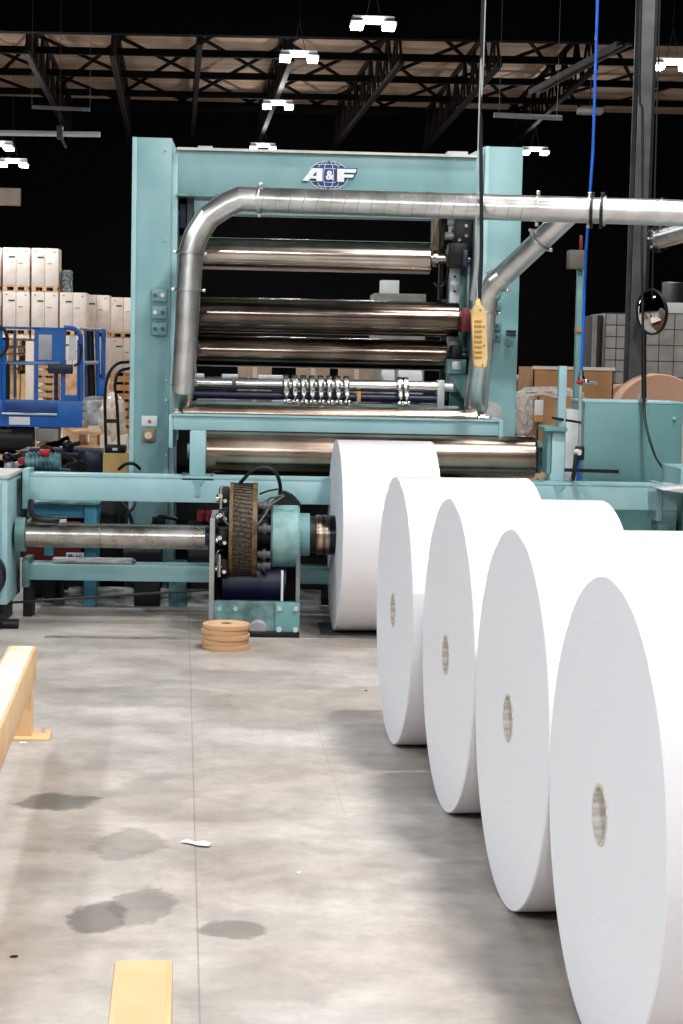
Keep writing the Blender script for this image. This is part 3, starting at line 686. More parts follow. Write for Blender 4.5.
# shaft
MB().lathe([(0, 0.0), (0, 0.075), (0.005, 0.079), (0.47, 0.079), (0.472, 0.073), (0.478, 0.073), (0.48, 0.079), (1.16, 0.079), (1.17, 0.05), (1.30, 0.05), (1.30, 0)], (-1.62, 10.42, 0.556), (1, 0, 0), 56).build('shaft', SHAFT, rs)
MB().cyl((-1.68, 10.42, 0.556), (-1.62, 10.42, 0.556), 0.11).build('shaft_bearing', TEALD, rs)
MB().cyl((-1.72, 10.3, 0.13), (-0.43, 10.22, 0.245), 0.008, seg=8).build('tie_rod', BLACKM, rs)
MB().tube(smooth_path([(-1.60, 10.5, 0.76), (-1.585, 10.4, 0.70), (-1.54, 10.36, 0.668), (-1.47, 10.36, 0.655), (-1.40, 10.40, 0.652)]), 0.02, 12).build('hose', BLACK, rs)
MB().cyl((-1.44, 10.40, 0.652), (-1.36, 10.40, 0.652), 0.024).build('hose_fitting', CHROME, rs)
# left end box
eb = MB().box(-2.6, -1.70, 10.14, 10.76, 0.14, 0.93, 0.004).build('end_box', TEALB, rs)
MB().box(-2.55, -1.735, 10.128, 10.14, 0.18, 0.90, 0.004).build('box_door', TEAL, eb)
MB().box(-2.62, -1.69, 10.13, 10.78, 0.93, 0.955, 0.003).build('box_lid', mat('dusty_white', (206, 206, 200), 0.6), eb)
MB().box(-2.5, -1.74, 10.2, 10.7, 0.0, 0.14).build('box_foot', BLACKM, eb)
wh = MB().lathe([(0, 0.02), (0, 0.15), (0.02, 0.165), (0.07, 0.165), (0.09, 0.15), (0.09, 0.02)], (-1.865, 10.04, 0.33), (0, 1, 0), 48).build('drive_wheel', BLACK, eb)
MB().cyl((-1.865, 10.02, 0.33), (-1.865, 10.14, 0.33), 0.075).cyl((-1.865, 10.0, 0.33), (-1.865, 10.02, 0.33), 0.03, seg=12).build('wheel_hub', NAVY, wh)
MB().box(-1.90, -1.72, 10.02, 10.13, 0.0, 0.09, 0.008).cyl((-1.74, 10.08, 0.03), (-1.62, 10.08, 0.03), 0.03, seg=12).build('wheel_guard', BLACKM, eb)
for xx in (2.48,):
    MB().box(xx, xx+0.12, UR, UR+0.22, 0, 0.768, 0.004).build('stand_leg', TEALD, rs)
MB().box(-1.66, -1.60, UR+0.05, UR+0.2, 0.0, 0.248).build('stand_leg', BLACKM, rs)

# right end gear box with pale table plate
gb = thing('end_gearbox', 'teal gearbox with a pale plate on top at the right end of the rail', 'machine', (2.75, 10.3, 0))
a = at(661, 468, 10.9)
MB().box(2.68, 3.4, 10.82, 11.4, 0.02, 1.03, 0.006).build('housing', TEAL, gb)
q = at(655, 486, 10.2)
MB().prism([(0, 0), (0.12, -0.015), (0.62, -0.015), (0.62, 0.0), (0.15, 0.012)], (2.40, 10.1, 0.935), (1, 0, 0), (0, 0, 1), -0.42).build('table_plate', GREYL, gb)
MB().box(2.64, 3.3, 10.05, 10.80, 0.02, 0.915, 0.01).build('lower_housing', TEALD, gb)
MB().box(2.50, 2.62, 10.58, 10.74, 0.45, 0.70, 0.01).cyl((2.5, 10.66, 0.6), (2.62, 10.66, 0.6), 0.06).build('motor', BLACKM, gb)

# ------------------------------------------------------------------ chuck carriage in front of the first roll
ck = thing('chuck_carriage', 'greasy teal chuck carriage with brake disc guard and steel chuck holding the roll', 'machine', (-0.14, 10.0, 0))
bs = MB().box(-0.42, 0.125, 9.90, 9.96, 0.03, 0.215, 0.006).build('front_plate', TEALD, ck)
MB().box(-0.42, 0.125, 9.86, 9.90, 0.0, 0.035, 0.004).build('slide_foot', BLACKM, bs)
pp_ = MB().box(-0.025, 0.125, 9.875, 9.90, 0.012, 0.215, 0.005).build('bolted_plate', TEALC, bs)
for xx in (0.0, 0.10):
    for zz in (0.05, 0.18): MB().cyl((xx, 9.86, zz), (xx, 9.876, zz), 0.016, seg=10).build('bolt', GREYL, pp_)
for xx in (-0.37, -0.27): MB().cyl((xx, 9.89, 0.17), (xx, 9.902, 0.17), 0.015, seg=10).build('bolt', TEALB, bs)
MB().lathe([(0, 0), (0, 0.06), (0.012, 0.045), (0.012, 0)], (-0.13, 9.9, 0.045), (0, -1, 0), 32).build('cover_dome', GREY, bs)
MB().box(-0.435, -0.405, 9.88, 10.5, 0.03, 0.72, 0.004).build('side_plate', GREY, ck)
MB().prism([(0, 0), (0.62, 0), (0.62, 0.50), (0.14, 0.50), (0.12, 0.35), (0.07, 0.22), (0.0, 0.16)], (0.10, 9.88, 0.05), (0, 1, 0), (0, 0, 1), 0.025).build('side_plate', GREYD, ck)
MB().box(-0.405, 0.12, 9.96, 10.5, 0.03, 0.08).box(-0.405, 0.10, 10.46, 10.5, 0.08, 0.62).build('housing_back', BLACKM, ck)
MB().cyl((-0.36, 10.22, 0.30), (0.04, 10.22, 0.30), 0.14).box(-0.30, 0.0, 10.1, 10.4, 0.08, 0.2).build('motor', NAVY, ck)
MB().cyl((0.015, 10.0, 0.20), (0.015, 10.0, 0.40), 0.008, seg=10).build('grease_pipe', WHITE, ck)
# brake disc with wire-mesh guard
CY, CZ = 10.171, 0.609
md = MB().lathe([(-0.0, 0.05), (0.0, 0.285), (0.012, 0.292), (0.155, 0.292), (0.167, 0.285), (0.167, 0.05)], (-0.315, CY, 0.632), (1, 0, 0), 64).build('disc_guard', MESHM, ck)
MB().lathe([(0, 0.285), (0, 0.299), (0.022, 0.299), (0.022, 0.285)], (-0.318, CY, 0.632), (1, 0, 0), 64, True).lathe([(0, 0.285), (0, 0.299), (0.03, 0.299), (0.03, 0.285)], (-0.175, CY, 0.632), (1, 0, 0), 64, True).build('guard_rim', mat('brass_rim', (118, 94, 62), 0.5, 0.2, 0.3, 20), md)
mb = MB()
for k in range(60):
    an = 2*PI*k/60; mb.bar((-0.315, CY+0.294*math.cos(an), 0.632+0.294*math.sin(an)), (-0.15, CY+0.294*math.cos(an+0.1), 0.632+0.294*math.sin(an+0.1)), 0.004, 0.003)
mb.build('guard_wires', BLACKM, md)
# things at the left of the guard: calipers and pipes
for (zc, s) in ((0.86, 0.05), (0.74, 0.035), (0.60, 0.05), (0.42, 0.05)):
    o = MB().box(-0.385, -0.32, CY-0.20, CY-0.05, zc-s, zc+s, 0.01).build('brake_caliper', BLACKM, ck)
    MB().cyl((-0.40, CY-0.14, zc-s*0.4), (-0.36, CY-0.14, zc-s*0.4), 0.025, seg=16).cyl((-0.375, CY-0.21, zc), (-0.375, CY-0.19, zc), 0.014, seg=12).cyl((-0.345, CY-0.21, zc-s*0.6), (-0.345, CY-0.19, zc-s*0.6), 0.012, seg=12).build('caliper_fitting', CHROME, o)
MB().cyl((-0.375, CY-0.22, 0.36), (-0.375, CY-0.22, 0.50), 0.012, seg=10).build('air_pipe', CHROME, ck); MB().cyl((-0.37, CY-0.2, 0.78), (-0.37, CY-0.2, 0.92), 0.010, seg=10).build('air_pipe', CHROME, ck)
MB().cyl((-0.47, CY, CZ-0.02), (-0.315, CY, CZ-0.02), 0.06).build('shaft_end', NAVY, ck)
# between guard and hub
mb = MB().cyl((-0.148, CY, CZ), (-0.05, CY, CZ), 0.12)
mb.build('hub_spacer', BLACKM, ck)
for k, (yy, zz) in enumerate(((CY-0.17, 0.80), (CY-0.20, 0.66), (CY-0.2, 0.50), (CY-0.18, 0.43))):
    MB().cyl((-0.14, yy, zz), (-0.06, yy, zz), 0.024, seg=14).cyl((-0.11, yy, zz), (-0.09, yy, zz), 0.036, seg=14).build('spring_bolt', GREYD, ck)
hb = MB().lathe([(0, 0.02), (0, 0.19), (0.012, 0.205), (0.165, 0.205), (0.178, 0.195), (0.178, 0.02)], (-0.060, CY, 0.606), (1, 0, 0), 64).build('brake_drum', TEALM2 if False else mat('greasy_teal', (140, 178, 176), 0.35, 0, 0.3, 9, 0.03, tint=(100, 142, 142)), ck)
MB().lathe([(0, 0.02), (0, 0.135), (0.06, 0.135), (0.066, 0.13), (0.066, 0.02)], (0.118, CY, CZ), (1, 0, 0), 56).build('drum_flange', TEALC, hb)
MB().prism([(-0.07, 0), (0.13, 0), (0.11, 0.03), (0.03, 0.085), (0.0, 0.085), (-0.05, 0.02)], (0.0, CY-0.07, 0.795), (1, 0, 0), (0, 0, 1), -0.14).build('valve_block', BLACKM, hb)
ch = MB().lathe([(0, 0.02), (0, 0.115), (0.05, 0.115), (0.05, 0.02)], (0.178, CY, CZ), (1, 0, 0), 48).build('chuck_collar', BLACKM, ck)
mb = MB()
for k in range(12):
    an = 2*PI*k/12; mb.cyl((0.195, CY+0.1*math.cos(an), CZ+0.1*math.sin(an)), (0.222, CY+0.1*math.cos(an), CZ+0.1*math.sin(an)), 0.013, seg=8)
mb.build('bolt', SHAFT, ch)
MB().lathe([(0, 0.02), (0, 0.122), (0.004, 0.126), (0.03, 0.126), (0.031, 0.121), (0.04, 0.121), (0.041, 0.126), (0.085, 0.126), (0.087, 0.122), (0.087, 0.02)], (0.222, CY, CZ), (1, 0, 0), 64).build('chuck_ring', mat('brown_steel', (190, 172, 154), 0.25, 1, 0.3, 3, 0, (20, 1, 1), tint=(110, 92, 78)), ck)
MB().lathe([(0, 0.02), (0, 0.124), (0.042, 0.124), (0.044, 0.12), (0.044, 0.02)], (0.308, CY, CZ), (1, 0, 0), 64).build('chuck_flange', mat('black_steel', (46, 48, 58), 0.25, 0.9, 0.1, 5), ck)
MB().cyl((0.34, CY, CZ), (0.46, CY, CZ), 0.062).build('core_plug', SHAFT, ck)
# black and grey cables over the carriage
for (pts, r_, nm, m_) in [([at(240, 483, 10.15), at(252, 471, 10.1), at(264, 467.5, 10.1), at(275, 472, 10.1), at(280, 484, 10.15), at(280, 496, 10.2)], 0.012, 'hose', BLACK),
                     ([at(262, 514, 10.05), at(268, 500, 10.05), at(276, 497, 10.05), at(284, 495, 10.05)], 0.007, 'hose', GREYD),
                     ([at(222, 508, 10.0), at(226, 522, 9.93), at(238, 529, 9.9), at(254, 527, 9.9), at(264, 516, 9.95), at(271, 505, 10.0), at(284, 496, 10.05)], 0.007, 'hose', GREYD),
                     ([at(260, 494, 10.05), at(268, 491, 10.0), at(278, 489, 10.0)], 0.006, 'hose', BLACK),
                     ([at(283, 492, 10.0), at(290, 494, 9.98), at(296, 499, 10.0)], 0.008, 'hose', BLACK),
                     ([at(219, 566, 10.0), at(216, 560, 9.98), at(218, 552, 9.98), at(223, 549, 10.0)], 0.006, 'hose', CHROME)]:
    MB().tube(smooth_path(pts, 8), r_, 10).build(nm, m_, ck)
bl = at(230, 502, 10.0)

# floor track plates below the carriage and between machine feet
a, c = at(66, 585, 11.45), at(206, 603, 11.35)
solo(MB().box(-1.45, 0.30, 11.16, 11.26, 0.0, 0.055, 0.006).box(-1.43, 0.30, 11.2, 11.26, 0.055, 0.12, 0.005), 'floor_sill_plate', PLATE, 'long scuffed silver sill plate lying on the floor under the rails', 'plate')
solo(MB().box(-1.42, -0.44, 9.73, 9.80, 0.0, 0.004), 'floor_strip', mat('dark_worn_strip', (158, 156, 150), 0.5, 0.1, 0.4, 10, 0.0, (1, 5, 1), tint=(84, 88, 86)), 'thin dark metal strip set in the floor left of the carriage', 'floor strip')
solo(MB().box(0.13, 2.6, 9.84, 9.87, 0.0, 0.006), 'floor_track', GALV, 'thin bright metal track on the floor under the chucked roll', 'floor strip')
solo(MB().box(0.26, 2.7, 9.98, 10.5, 0.0, 0.007), 'floor_plate', GREYD, 'flat dark floor plate under the chucked paper roll', 'plate')

# ------------------------------------------------------------------ things behind the lower rails
def tank():
    t = thing('hydraulic_tank', 'light blue and dark red hydraulic unit behind the left rails', 'machine', (-1.3, 11.0, 0))
    a, c = at(27, 504, 11.1), at(96, 524, 11.1)
    MB().box(a.x, c.x, 11.12, 11.5, 0.60, a.z, 0.01).build('blue_cover', LBLUE, t)
    MB().box(a.x-0.02, c.x+0.02, 11.08, 11.52, a.z, a.z+0.02, 0.004).build('cover_lid', TEALD, t)
    a, c = at(24, 547, 11.05), at(80, 566, 11.05)
    rd = MB().box(a.x, c.x, 11.05, 11.45, 0.22, 0.58, 0.01).build('red_tank', REDD, t)
    q = at(49, 551, 11.05); MB().box(q.x-0.03, q.x+0.03, 11.04, 11.05, q.z-0.03, q.z+0.03).build('plate', LBLUE, rd)
    q = at(49, 566, 11.05)
    MB().lathe([(0.03, 0.0), (0.042, 0.0)], (0, 0, 0), (1, 0, 0), 3) if False else None
    ring = [(q.x+0.035*math.cos(k*PI/12), 11.03, q.z+0.035*math.sin(k*PI/12)) for k in range(25)]
    MB().tube(ring, 0.006, 8).build('lifting_ring', GREYL, rd)
    a, c = at(84, 545, 11.1), at(96, 562, 11.1)
    MB().box(a.x, c.x, 11.1, 11.4, 0.0, 0.72, 0.006).build('blue_post', LBLUE, t)
    # white label with the oil maker's wordmark
    q = at(75, 556.3, 11.0); w_, h_ = 0.055, 0.02
    lb = MB().prism([(-0.062, -0.026), (0.056, -0.026), (0.062, 0.026), (-0.056, 0.026)], (q.x, 10.99, q.z), (1, 0, 0), (0, 0, 1), 0.012).build('oil_label', WHITE, t)
    MB().box(q.x-0.04, q.x+0.04, 10.995, 11.05, q.z-0.015, q.z+0.015).build('label_bracket', GREYD, lb)
    text_mesh('M  bil', 'wordmark', mat('wordmark_blue', (20, 50, 140), 0.5), (q.x, 10.975, q.z), 0.042, lb, 0.001, 0.0008, 0.95)
    text_mesh('o', 'wordmark_letter', RED, (q.x-0.0095, 10.975, q.z), 0.042, lb, 0.001, 0.0008, 0.95)
    for xx in (-1.6, -1.05): MB().box(xx, xx+0.06, 11.28, 11.4, 0.0, 0.22).build('leg', BLACKM, t)
tank()
a, c = at(57, 561, 10.9), at(137, 566, 10.9)
t = thing('pipe_bundle_bar', 'long silver bar lying on the lower rail at left', 'bar', (a.x, 10.66, 0.352))
MB().box(a.x, c.x-0.01, 10.60, 10.70, 0.353, 0.385, 0.008).build('bar', PLATE, t); MB().cyl((c.x-0.03, 10.65, 0.369), (c.x+0.01, 10.65, 0.369), 0.012, seg=12).build('bar_end', GREYD, t)
solo(MB().box(-1.80, -1.10, 11.95, 12.4, 0.0, 0.80, 0.02), 'gap_blackout_block', BLACKM, 'black block added to darken the gap behind the blue and red hydraulic unit', 'cabinet')  # added black block keeps the gap behind the tank dark
# black pipework and small motors behind the gap
t = thing('pump_unit', 'dark pump with hoses behind the rails beside the left column', 'machine', (-0.8, 11.2, 0))
MB().box(-0.98, -0.80, 11.15, 11.4, 0.0, 0.18, 0.01).build('base', BLACKM, t)
MB().cyl((-1.02, 11.28, 0.36), (-0.80, 11.28, 0.36), 0.11).cyl((-1.06, 11.28, 0.36), (-1.02, 11.28, 0.36), 0.08).box(-1.0, -0.82, 11.2, 11.36, 0.18, 0.3).build('motor', BLACKM, t)
for (pts, r_) in [([(-1.14, 11.2, 0.85), (-1.12, 11.15, 0.75), (-1.08, 11.15, 0.66), (-1.1, 11.2, 0.5)], 0.012), ([(-1.06, 11.2, 0.85), (-1.10, 11.15, 0.76), (-1.02, 11.15, 0.64), (-0.98, 11.2, 0.47)], 0.014),
                  ([(-0.88, 11.2, 0.45), (-0.84, 11.12, 0.6), (-0.78, 11.12, 0.62), (-0.7, 11.2, 0.6)], 0.014), ([(-1.0, 11.2, 0.8), (-0.98, 11.12, 0.7), (-1.04, 11.12, 0.6), (-1.0, 11.2, 0.47)], 0.010)]:
    MB().tube(smooth_path(pts, 8), r_, 8).build('hose', BLACK, t)
q = at(160, 520, 11.3); MB().cyl((q.x-0.05, 11.25, q.z), (q.x+0.04, 11.25, q.z), 0.028, seg=16).build('valve', BLACKM, t)
t = thing('valve_stack', 'small box with red fittings behind the left of the chuck carriage', 'machine', (-0.5, 11.2, 0))
for (p0, p1, m_) in ((197, 204, RED), (206, 212, RED), (212, 219, WHITE)):
    a, c = at(p0, 511, 11.2), at(p1, 522, 11.2); MB().box(a.x, c.x, 11.2, 11.3, c.z, a.z, 0.006).build('fitting', m_, t)
a, c = at(170, 558, 11.3), at(188, 567, 11.3)
MB().box(-0.62, -0.36, 11.22, 11.4, 0.0, at(200, 522, 11.2).z, 0.01).build('stack_body', BLACKM, t)
MB().box(a.x, c.x, 11.15, 11.22, 0.0, a.z, 0.01).build('teal_block', TEALM, t)
# spare motors above the upper rail at far left
t = thing('teal_motor', 'small teal geared motor with dark fins above the left rail', 'motor', (at(46, 468, 11.6).x, 11.6, 0))
q = at(46, 462, 11.6)
mb = MB().cyl((q.x-0.14, 11.6, q.z), (q.x+0.1, 11.6, q.z), 0.06); 
for k in range(7): mb.cyl((q.x-0.12+k*0.03, 11.6, q.z), (q.x-0.108+k*0.03, 11.6, q.z), 0.07)
mb.build('motor_body', TEALM, t); MB().box(q.x-0.17, q.x+0.16, 11.48, 11.72, q.z-0.12, q.z-0.05, 0.008).build('motor_plate', BLACKM, t)
MB().box(q.x-0.04, q.x+0.03, 11.53, 11.62, q.z+0.05, q.z+0.09, 0.006).build('terminal_box', RED, t)
MB().box(q.x-0.14, q.x+0.12, 11.5, 11.7, 0, q.z-0.12).build('pedestal', BLACKM, t)
t = thing('engine_block', 'black and dark blue engine block behind the motor at left', 'motor', (at(60, 450, 14).x, 14, 0))
a, c = at(18, 447, 14), at(104, 470, 14)
MB().box(a.x, c.x, 14, 14.5, 0.0, a.z-0.02, 0.03).build('block', BLACKM, t)
MB().box(at(84, 450, 13.9).x, at(103, 450, 13.9).x, 13.9, 14.0, at(84, 472, 13.9).z, at(84, 452, 13.9).z, 0.02).cyl((a.x+0.1, 13.95, a.z-0.05), (c.x-0.2, 13.95, a.z-0.05), 0.05).build('cover', NAVY, t)
q = at(25, 461, 13.9); MB().box(q.x-0.06, q.x+0.05, 13.88, 14.0, q.z-0.03, q.z+0.03, 0.01).build('name_plate', RED, t)
for pts in ([at(50, 458, 13.8), at(60, 454, 13.7), at(72, 460, 13.7), at(80, 470, 13.8)], [at(64, 470, 13.8), at(70, 464, 13.7), at(80, 462, 13.7), at(86, 468, 13.8)], [at(36, 452, 13.8), at(46, 448, 13.7), at(54, 452, 13.8)]):
    MB().tube(smooth_path(pts, 8), 0.02, 8).build('hose', BLACK, t)
for (qx, qy) in ((8, 458), (68, 446), (10, 466)):
    q = at(qx, qy, 13.9); MB().sphere(q, 0.05, seg=12).cyl(q, q+Vector((0.1, 0, 0.03)), 0.02, seg=10).build('fitting', GREYL if qx == 10 else BLACKM, t)
MB().tube(smooth_path([at(119, 469, 11.4), at(126, 464, 11.3), at(134, 464, 11.3), at(140, 469, 11.35)], 8), 0.012, 8).build('x', BLACK).name = 'loose_hose'
tag(bpy.data.objects['loose_hose'], 'short black hose arching on the upper rail by the left column', 'hose')
# wooden block with hose stand
a, c = at(103, 453, 13.0), at(129, 466, 13.0)
solo(MB().box(a.x, c.x, 13.0, 13.25, at(103, 478, 13.0).z, a.z, 0.01), 'wooden_block', mat('orange_wood', (240, 196, 124), 0.6, 0, 0.1, 5), 'orange-yellow wooden block standing left of the teal column', 'block')
solo(MB().box(a.x-0.1, c.x+0.1, 12.98, 13.3, at(103, 478, 13.0).z-0.04, at(103, 478, 13.0).z).box(a.x-0.05, a.x, 13.0, 13.25, 0, at(103, 478, 13.0).z-0.04).box(c.x, c.x+0.05, 13.0, 13.25, 0, at(103, 478, 13.0).z-0.04), 'block_stand', BLACKM, 'low black stand under the orange wooden block', 'stand')
ht = thing('hose_reel_cart', 'black loop of hoses on a small stand left of the teal column', 'hose', (at(115, 450, 12.9).x, 12.9, at(115, 453, 13).z))
q = at(117, 450, 13.1); MB().box(q.x-0.09, q.x+0.07, 13.03, 13.2, at(103, 453, 13).z, q.z+0.04, 0.008).build('box', BLACKM, ht); MB().box(q.x-0.03, q.x+0.01, 13.02, 13.03, q.z-0.0, q.z+0.02).build('tag', WHITE, ht)
for pts in ([at(106, 449, 13.05), at(105, 400, 13.0), at(108, 376, 13.0), at(117, 364, 13.0), at(129, 362, 13.05)], [at(119, 448, 13.05), at(117, 405, 13.0), at(115, 385, 13.0), at(119, 372, 13.0), at(130, 368, 13.05)]):
    MB().tube(smooth_path(pts, 10), 0.012, 8).build('hose', BLACK, ht)
q0, q1 = at(104, 421, 13.0), at(118, 421, 13.0); MB().bar(q0, q1, 0.02, 0.03).build('cross_bar', BLACK, ht)

# ------------------------------------------------------------------ ducts
Yd = 11.05
dk = thing('exhaust_duct', 'silver spiral exhaust duct bending down across the front of the frame', 'duct', at(183, 408, Yd))
def gored(pts, r, nm, par, seg=40):
    return MB().tube(pts, r, seg).build(nm, GALV, par, sharp=11)
r_d = 0.0835
arm = [at(181.5, 410, Yd), at(184, 385, Yd), at(187.5, 290, Yd)]
d_arm = gored([at(180.5, 412, 11.35), at(183, 388, Yd+0.05), at(186.5, 330, Yd), at(188.5, 288, Yd)], [0.06, 0.078, 0.079, 0.082], 'vertical_pipe', dk)
gored([at(188.5, 290, Yd), at(191, 252, Yd), at(196, 236, Yd), at(208, 217, Yd), at(227, 204.5, Yd), at(240, 199, Yd), at(262, 200, Yd)], r_d, 'elbow', dk)
ms0, ms1 = at(260, 200, Yd), at(725, 214.5, 10.3)
mp_ = gored([ms0, ms1], r_d, 'horizontal_pipe', dk)
def flange(p, d, r, w=0.012, m=None, par=None, nm='flange', ear=True):
    d = Vector(d).normalized(); p = Vector(p)
    mb = MB().lathe([(-w/2, r-0.003), (-w/2, r+0.014), (w/2, r+0.014), (w/2, r-0.003)], p, d, 40, True)
    if ear:
        e = p+d.cross(Vector((0, 1, 0))).normalized()*(r+0.02); mb.box(e.x-0.012, e.x+0.012, e.y-0.012, e.y+0.012, e.z-0.012, e.z+0.012, 0.003)
        e = p-d.cross(Vector((0, 1, 0))).normalized()*(r+0.02); mb.box(e.x-0.010, e.x+0.010, e.y-0.012, e.y+0.012, e.z-0.010, e.z+0.010, 0.003)
    return mb.build(nm, m or GALV, par or dk)
dh = (ms1-ms0).normalized()
def on(pxx):
    lo, hi = 0.0, 1.0
    for _ in range(40):
        mid = (lo+hi)/2; P = ms0.lerp(ms1, mid); v = P-CAM; xx = 341.5+F_PX*v.dot(rgt)/v.dot(fwd)
        if xx < pxx: lo = mid
        else: hi = mid
    return ms0.lerp(ms1, lo)
flange(at(189.5, 270, Yd) if False else at(190.3, 253, Yd), at(190, 250, Yd)-at(189, 270, Yd), r_d)
flange(at(188.5, 290, Yd), at(188.5, 280, Yd)-at(188, 300, Yd), r_d)
flange(at(186, 341, Yd), (0.02, 0, 1), 0.072, 0.006, ear=False); flange(at(184, 385, Yd), (0.03, 0, 1), 0.078, 0.006, ear=False)
flange(on(258), dh, r_d); flange(on(537.5), dh, r_d); flange(on(589), dh, r_d); flange(on(592), dh, r_d, 0.02, BLACK, nm='rubber_band')
flange(on(602), dh, r_d, 0.02, BLACK, nm='rubber_band'); flange(on(605), dh, r_d, ear=False); flange(on(661), dh, r_d-0.004, 0.006, ear=False)
# spiral seams
k = 266
seam = MB()
while k < 534:
    P = on(k); dd = (dh+Vector((0, 0, 0.0))).normalized(); ti = Vector((dd.x, 0, dd.z-0.28)).normalized()
    seam.lathe([(-0.0012, r_d-0.004), (-0.0012, r_d+0.0022), (0.0012, r_d+0.0022), (0.0012, r_d-0.004)], P, dh+Vector((0.0, 0, -0.25)), 36, True)
    k += 13.6
seam.build('spiral_seam', mat('seam_grey', (150, 150, 150), 0.4, 1), dk)
# right branch
br0 = on(572); br1 = at(503, 276, 10.95)
gored([br0+Vector((0.03, 0.02, 0.02)), br1], 0.073, 'branch_pipe', dk)
gored([br1, at(495, 283, 10.97), at(488, 294, 11.0), at(485.5, 310, 11.02)], 0.073, 'branch_elbow', dk)
gored([at(485.5, 309, 11.02), at(482, 350, 11.1), at(476, 406, 11.3)], [0.073, 0.077, 0.082], 'branch_drop', dk)
bd = (br1-br0).normalized()
for (qx, qy) in ((541, 240), (503.5, 275)): 
    tt = (br0.x-at(qx, qy, 10.7).x)/(br0.x-br1.x); flange(br0.lerp(br1, tt), bd, 0.073)
flange(at(485.8, 313, 11.02), (0.03, 0, 1), 0.073)
for k in (0.35, 0.5, 0.65, 0.8):
    pass
solo(MB().cyl((ms0.x+0.6, Yd-0.05, ms0.z+0.07), (ms0.x+0.6, Yd-0.04, 12), 0.004, seg=6), 'duct_hanger', GREYD, 'thin wire holding up the horizontal silver duct', 'wire') if False else None
# second duct end at the right edge
a, c = at(659, 239, 12.4), at(720, 222, 11.2)
t = thing('duct_stub', 'silver duct end with bolted flange at the right edge', 'duct', a)
MB().tube([a, c], 0.072, 40).build('pipe', GALV, t)
q = (a-c).normalized()
MB().lathe([(-0.008, 0.06), (-0.008, 0.10), (0.008, 0.10), (0.008, 0.06)], a, c-a, 40, True).build('flange', BLACKM, t)
u_ = q.cross(Vector((0, 0, 1))).normalized(); w_ = q.cross(u_); mb = MB()
for k in range(8):
    P = a+(u_*math.cos(k*PI/4)+w_*math.sin(k*PI/4))*0.086; mb.cyl(P-q*0.01, P+q*0.02, 0.011, seg=8)
mb.build('bolt', CHROME, t)

# ------------------------------------------------------------------ yellow pendant control and its cables
pc = at(478.5, 336, 10.55)
pn = thing('pendant_control', 'yellow hanging push-button pendant in front of the silver duct', 'control pendant', at(478, 367, 10.55))
prof = [(-0.030, -0.18), (-0.018, -0.20), (0.04, -0.205), (0.054, -0.19), (0.056, -0.14), (0.048, 0.0), (0.040, 0.13), (0.028, 0.178), (0.016, 0.20), (-0.028, 0.20), (-0.048, 0.18), (-0.054, 0.13), (-0.044, 0.0)]
pb = MB().prism(prof, (pc.x, 10.50, pc.z), (1, 0, 0), (0, 0, 1), -0.07)
bmesh.ops.bevel(pb.bm, geom=pb.bm.edges[:], offset=0.006, segments=2, affect='EDGES')
pb.build('body', PENDY, pn)
for k in range(8):
    zz = pc.z+0.10-k*0.033
    MB().box(pc.x-0.036, pc.x+0.012+0.001*k, 10.488, 10.503, zz-0.008, zz+0.006, 0.004).build('push_button', mat('pendant_key', (214, 166, 92), 0.45), pn)
mb = MB()
for dz, dx in ((0.165, 0.0), (-0.185, 0.025), (0.06, 0.028), (-0.06, 0.032)): mb.cyl((pc.x+dx, 10.492, pc.z+dz), (pc.x+dx, 10.50, pc.z+dz), 0.005, seg=8)
mb.build('screw', BLACK, pn)
MB().lathe([(0, 0.012), (0, 0.024), (0.03, 0.018), (0.05, 0.012)], (pc.x-0.01, 10.535, pc.z+0.19), (0, 0, 1), 20).build('cable_gland', PENDY, pn)
cbt = [pc+Vector((-0.005, -0.015, 0.22)), at(481.5, 250, 10.55), at(481, 120, 10.55), at(484, -30, 10.55)]
cbt.append(Vector((cbt[-1].x, 10.55, 12)))
solo(MB().tube(smooth_path(cbt, 6), 0.0125, 10), 'pendant_cable', BLACK, 'thick black cable dropping from the roof to the yellow pendant', 'cable')
cbt = [at(477.5, 300, 10.42), at(476, 240, 10.42), at(478, 150, 10.42), at(481, 60, 10.42), at(486, -20, 10.42)]; cbt.append(Vector((cbt[-1].x, 10.42, 12)))
solo(MB().tube(smooth_path(cbt, 8), 0.004, 8), 'support_wire', GREYL, 'thin white wire beside the black pendant cable', 'wire')
solo(MB().tube(smooth_path([at(472, 300, 10.8), at(476, 270, 10.75), at(478, 235, 10.7), at(478, 215, 10.7), at(479.5, 190, 10.7)], 6), 0.016, 10), 'flexible_conduit', GREYL, 'grey flexible conduit running up beside the pendant cable', 'cable')
# blue air hose with regulator
bh = thing('air_hose', 'bright blue air hose dropping from the roof to a regulator', 'hose', at(577, 470, 10.9))
top = at(598.5, -30, 10.85)
MB().tube([Vector((top.x, 10.85, 12)), top, at(593, 150, 10.85), at(586, 250, 10.85), at(581.5, 372, 10.85)], 0.0095, 12).build('hose', HOSEB, bh)
MB().tube([at(581.5, 371, 10.85), at(580.5, 384, 10.85)], 0.016, 12).cyl(at(581, 376, 10.85), at(581, 379, 10.85), 0.024).build('coupling', CHROME, bh)
q = at(580, 382, 10.85); MB().sphere(q, 0.022, 1.2, 1, 0.8).build('valve', RED, bh); q = at(583, 382, 10.82)
MB().cyl(q, q+Vector((0.10, 0, -0.005)), 0.011, seg=10).sphere(q+Vector((0.02, 0, 0)), 0.022, seg=12).build('valve_lever', CHROME, bh)
MB().tube([at(580.5, 386, 10.85), at(579.5, 446, 10.85)], 0.011, 10).build('drop_pipe', GREYL, bh)
q = at(579.5, 452, 10.85); rg = MB().box(q.x-0.028, q.x+0.03, 10.82, 10.88, q.z-0.055, q.z+0.04, 0.01).build('regulator', BLACK, bh)
